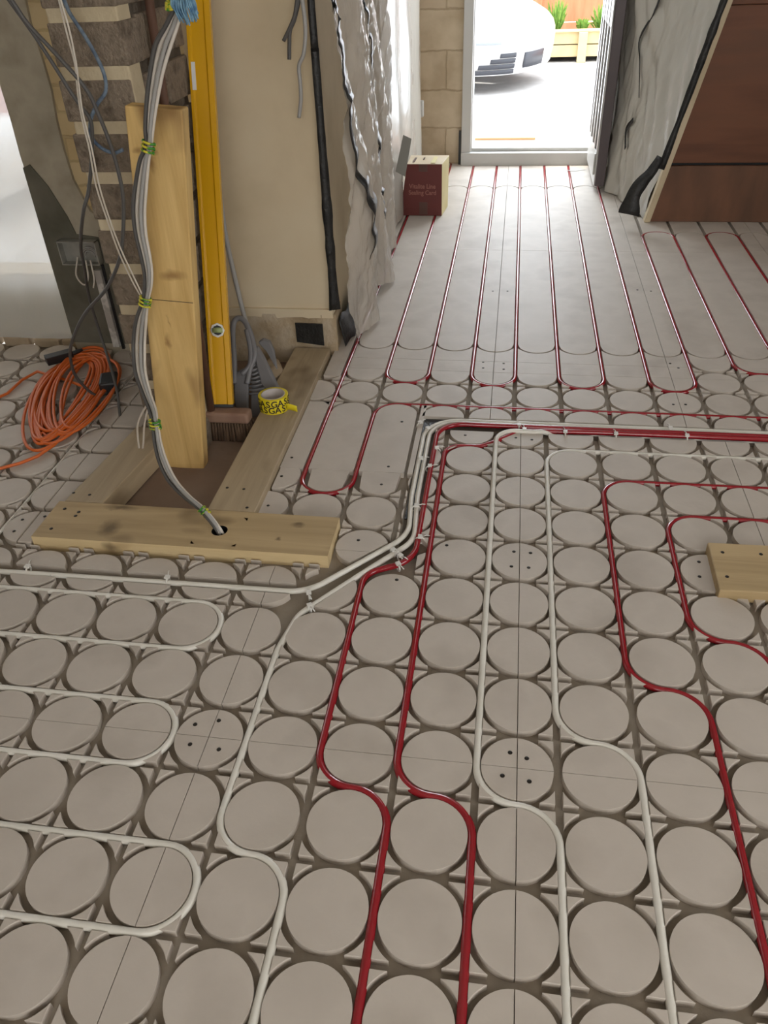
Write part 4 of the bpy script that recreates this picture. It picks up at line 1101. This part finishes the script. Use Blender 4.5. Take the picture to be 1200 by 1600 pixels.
for k_, (tx, zz) in enumerate((('Vitalite Line', .150), ('Sealing Card', .118))):
    me = text_mesh(tx, .032)
    for vv in me.vertices: vv.co = mbx @ Vector((vv.co.x * .92 - .004, -D2 - .0009, zz + vv.co.y))
    me.materials.clear(); me.materials.append(M_boxink)
    o = bpy.data.objects.new('carton_print', me); C.objects.link(o); o.parent = bx; o.matrix_parent_inverse = Matrix.Translation(bx.location).inverted()
mb = MB()
gp = [at(618, 268, 4.08), at(633, 276, 4.08), at(643, 217, 4.16), at(630, 211, 4.16)]
plate(mb, gp, (0, 1, 0), .004); tag(mb.build('grey_card', M_gcard, recalc=True), 'grey card offcut leaning behind the maroon carton against the wall sheet', 'card')
mb = MB(); mb.prism([(.33, 5.30), (.42, 5.335), (.45, 5.32), (.38, 5.285)], .0005, .002); tag(mb.build('paper_scrap', M_upvc), 'small pale scrap on the floor beside the open door leaf', 'scrap')

# ------------------------------------------------------------------ outside
GZ = -.10
mb = MB(); mb.box(-14, 10, 5.64, 40, GZ - .1, GZ); mb.box(-14, -4.1, 2.84, 5.64, GZ - .1, GZ); mb.box(-4.1, -1.0, 2.84, 5.64, GZ - .1, GZ)
struct(mb.build('ground', M_ground), 'pale driveway outside the front door')
mb = MB(); mb.box(-.6, 1.0, 5.64, 6.35, GZ, -.035); struct(mb.build('doorstep', M_brick2), 'pinkish step outside the front door')
mb = MB(); mb.box(-.29, .155, 6.36, 6.52, GZ, -.02); tag(mb.build('timber_offcut', M_planter, bevel=.004), 'short timber length lying outside the front door', 'timber')
# white car, nose towards the right
cr_ = empty('car', (-1.0, 9.6, GZ), 'white car parked outside the front door, nose visible', 'car')
cm = Matrix.Translation(Vector((.24, 9.12, GZ))) @ Matrix.Rotation(math.radians(-24), 4, 'Z')
def plan(th, s_, L=3.8, Wd=.89):
    c_, s2 = math.cos(th), math.sin(th); e = .55
    x = -L / 2 + (L / 2) * (abs(c_) ** .32) * (1 if c_ >= 0 else -1); y = Wd * (abs(s2) ** e) * (1 if s2 >= 0 else -1)
    # round nose
    if c_ > 0: x -= .30 * (abs(y) / Wd) ** 2.6
    return (-L / 2 + (x + L / 2) * (1 - (1 - s_) * .45), y * s_)
mb = MB(); lev = [(.16, .93), (.20, .965), (.32, .99), (.42, 1.0), (.48, .995), (.52, .975)]
NT = 96
def ringv(z, s_, hood=0):
    out = []
    for k in range(NT):
        x, y = plan(2 * PI * k / NT, s_)
        back = min(1, max(0, (-x) / 1.1))
        zz = z + (hood * back * (1 - .25 * (y / .9) ** 2))
        out.append(cm @ Vector((x, y, zz)))
    return out
rings = [ringv(z, s_, .0 if z < .42 else .34 * max(0, (z - .42) / .10) ) for z, s_ in lev]
for s_, dz in ((.93, .035), (.85, .06), (.65, .085), (.4, .10), (.05, .105)): rings.append(ringv(.52 + dz, s_, .34))
for rg in rings: mb.v += rg
for i in range(len(rings) - 1):
    for k in range(NT):
        k2 = (k + 1) % NT; mb.face([i * NT + k, i * NT + k2, (i + 1) * NT + k2, (i + 1) * NT + k], 0, True)
mb.build('car_body', M_car, cr_)
def cab(z, xa, xb, w): return [(xa, -w), (xb, -w * .92), (xb + .0, w * .92), (xa, w)]
mb = MB(); a = [(-3.7, -.72, .95), (-1.15, -.72, .95), (-1.15, .72, .95), (-3.7, .72, .95), (-3.2, -.56, 1.42), (-1.95, -.56, 1.42), (-1.95, .56, 1.42), (-3.2, .56, 1.42)]
mb.v += [cm @ Vector(q) for q in a]
for q in ((4, 5, 6, 7), (0, 1, 5, 4), (1, 2, 6, 5), (2, 3, 7, 6), (3, 0, 4, 7)): mb.face(list(q))
mb.build('car_cabin', M_glass, cr_, bevel=.06, seg=3)
mb = MB(); mb.box(-3.15, -2.0, -.55, .55, 1.41, 1.45, 0, cm); mb.build('car_roof', M_car, cr_, bevel=.015)
for xw in (-.86, -3.3):
    for yw in (-.86, .70):
        mb = MB(); mb.lathe([(0, 0), (.30, 0), (.315, .02), (.315, .16), (.30, .18), (0, .18)], (0, 0, 0), 28, 0, cm @ Matrix.Translation(Vector((xw, yw + .17, .315))) @ Matrix.Rotation(PI / 2, 4, 'X')); mb.build('wheel', M_tyre, cr_)
def surf(yl, z):     # front surface x at local y
    s_ = 1.0 if z > .4 else .97 + .03 * (z - .2) / .2
    best = None
    for k in range(400):
        th = -PI / 2 + PI * k / 399; x, y = plan(th, s_)
        if best is None or abs(y - yl) < best[0]: best = (abs(y - yl), x)
    return best[1]
def patch(name, rows, m, out=.012):
    mb = MB(); 
    for (yl, z) in rows: mb.v.append(cm @ Vector((surf(yl, z) + out, yl, z)))
    n = len(rows); mb.face(list(range(n)))
    return mb.build(name, m, cr_, solid=.01, recalc=True)
for i in range(4):
    z0 = .175 + i * .046; y0 = -.76 + i * .055
    mb = MB(); nseg = 8; b = 0
    for j in range(nseg + 1):
        yl = y0 + (-.46 - y0) * j / nseg
        for z in (z0, z0 + .037): mb.v.append(cm @ Vector((surf(yl, z) + .010, yl - .004, z)))
    for j in range(nseg): mb.face([2 * j, 2 * j + 2, 2 * j + 3, 2 * j + 1], 0, True)
    mb.build('air_intake', M_grille, cr_, solid=.006)
mb = MB()
for j in range(13):
    yl = -.36 + .36 * j / 12
    for z in (.21, .34): mb.v.append(cm @ Vector((surf(yl, z) + .010, yl, z)))
for j in range(12): mb.face([2 * j, 2 * j + 2, 2 * j + 3, 2 * j + 1], 0, True)
mb.build('grille', M_grille, cr_, solid=.006)
mb = MB()
for j in range(9):
    yl = -.86 + .26 * j / 8
    for z in (.425 + .01 * (1 - j / 8), .455 + .008 * j / 8): mb.v.append(cm @ Vector((surf(yl, z) + .008, yl - .008, z)))
for j in range(8): mb.face([2 * j, 2 * j + 2, 2 * j + 3, 2 * j + 1], 0, True)
mb.build('headlight', M_lamp, cr_, solid=.006)
# planter, plants, fence
pl_ = empty('planter', (1.0, 10.8, GZ), 'pale timber raised planter along the orange fence', 'planter')
for z0, z1, nm in ((-.045, .075, 'rail'), (.085, .205, 'rail')):
    mb = MB(); mb.box(-1.0, 3.2, 10.78, 10.83, z0, z1); mb.build(nm, M_planter, pl_, bevel=.006)
mb = MB(); mb.box(-1.0, 3.2, 10.74, 10.90, .207, .225); mb.build('cap_board', M_planter, pl_, bevel=.004)
for x in (-.8, .72, 2.4):
    mb = MB(); mb.box(x - .05, x + .05, 10.72, 10.78, GZ, .207); mb.build('post', M_planter, pl_, bevel=.005)
mb = MB(); mb.box(-1.0, 3.2, 10.85, 11.6, GZ + .05, .16); mb.build('soil', M_soil, pl_)
kinds = [(.05, 11.1, .30, .22, 'small bright green plant in the planter, right behind the car nose'), (.42, 11.15, .36, .20, 'green leafy plant in the planter, between two others'), (.95, 11.2, .30, .24, 'spiky green plant in the planter, nearest the door leaf'), (.72, 11.05, .16, .14, 'low green plant at the planter edge, smallest')]
for (x, y, h, w, lb) in kinds:
    mb = MB()
    for i in range(110):
        a = random.uniform(0, 2 * PI); rr = w * random.random() ** .6 * .7; hh = h * random.uniform(.3, 1)
        b0_ = Vector((x + rr * .3 * math.cos(a), y + rr * .3 * math.sin(a), .16)); tip = Vector((x + rr * math.cos(a), y + rr * math.sin(a), .16 + hh))
        md = b0_.lerp(tip, .6) + Vector((0, 0, .03)); sd = (tip - b0_).cross(Vector((random.random(), random.random(), .2))).normalized() * .012
        b = len(mb.v); mb.v += [b0_, md - sd, tip, md + sd]; mb.face([b, b + 1, b + 2, b + 3])
    tag(mb.build('leafy_plant', M_leaf), lb, 'plant', 'plants in the planter by the fence')
fn = empty('garden_fence', (0, 12, GZ), 'orange brown boarded fence beyond the planter', 'fence')
for i in range(8):
    x = -5.6 + i * 1.45
    mb = MB(); mb.box(x + .05, x + 1.40, 12.0, 12.03, .20, 1.75); 
    mb.build('fence_panel', M_fence, fn)
    mb = MB(); mb.box(x - .05, x + .05, 11.93, 12.06, GZ, 1.8); mb.build('fence_post', M_fence, fn, bevel=.005)
    mb = MB(); mb.box(x + .05, x + 1.40, 11.97, 12.03, GZ + .05, .19); mb.build('gravel_board', M_fence, fn)
# seen blurred through the window sheet on the left
mb = MB(); mb.box(-9, -2.6, 6.6, 6.7, GZ, .62); struct(mb.build('garden_wall', M_pink), 'pinkish wall beyond the sheeted window')
v2 = empty('parked_car', (-3.9, 5.0, GZ), 'white car blurred behind the milky window sheet', 'car')
mb = MB()
def cb(u, v):
    a = 2 * PI * u; b = PI * v - PI / 2
    return (-4.3 + 1.35 * math.copysign(abs(math.cos(a)) ** .5, math.cos(a)) * abs(math.cos(b)) ** .4, 4.9 + .8 * math.copysign(abs(math.sin(a)) ** .6, math.sin(a)) * abs(math.cos(b)) ** .5, .16 + .22 * math.copysign(abs(math.sin(b)) ** .7, math.sin(b)))
mb.grid(36, 16, cb); mb.build('car_body', M_car, v2)
mb = MB(); mb.lathe([(0, 0), (.28, 0), (.28, .16), (0, .16)], (0, 0, 0), 24, 0, Matrix.Translation(Vector((-3.7, 4.25, .19))) @ Matrix.Rotation(PI / 2, 4, 'X')); mb.build('wheel', M_tyre, v2)

# sub-parts: hang small pieces on the part that carries them
def sub_of(child_names, parent_name):
    par = bpy.data.objects.get(parent_name)
    for o in list(bpy.data.objects):
        if o.name.split('.')[0] in child_names and o.parent is not None and o.parent == par.parent:
            o.parent = par; o.matrix_parent_inverse = Matrix.Identity(4)
sub_of(['vial', 'vial_window'], 'vial_frame'); sub_of(['rib'], 'pan_floor'); sub_of(['letter', 'tape_end'], 'tape_winding')
sub_of(['carton_print', 'carton_tape', 'carton_marking'], 'carton_body'); sub_of(['bristles'], 'broom_head')
sub_of(['air_intake', 'grille', 'headlight'], 'car_body'); sub_of(['lock_plate', 'inner_moulding'], 'leaf_panel')
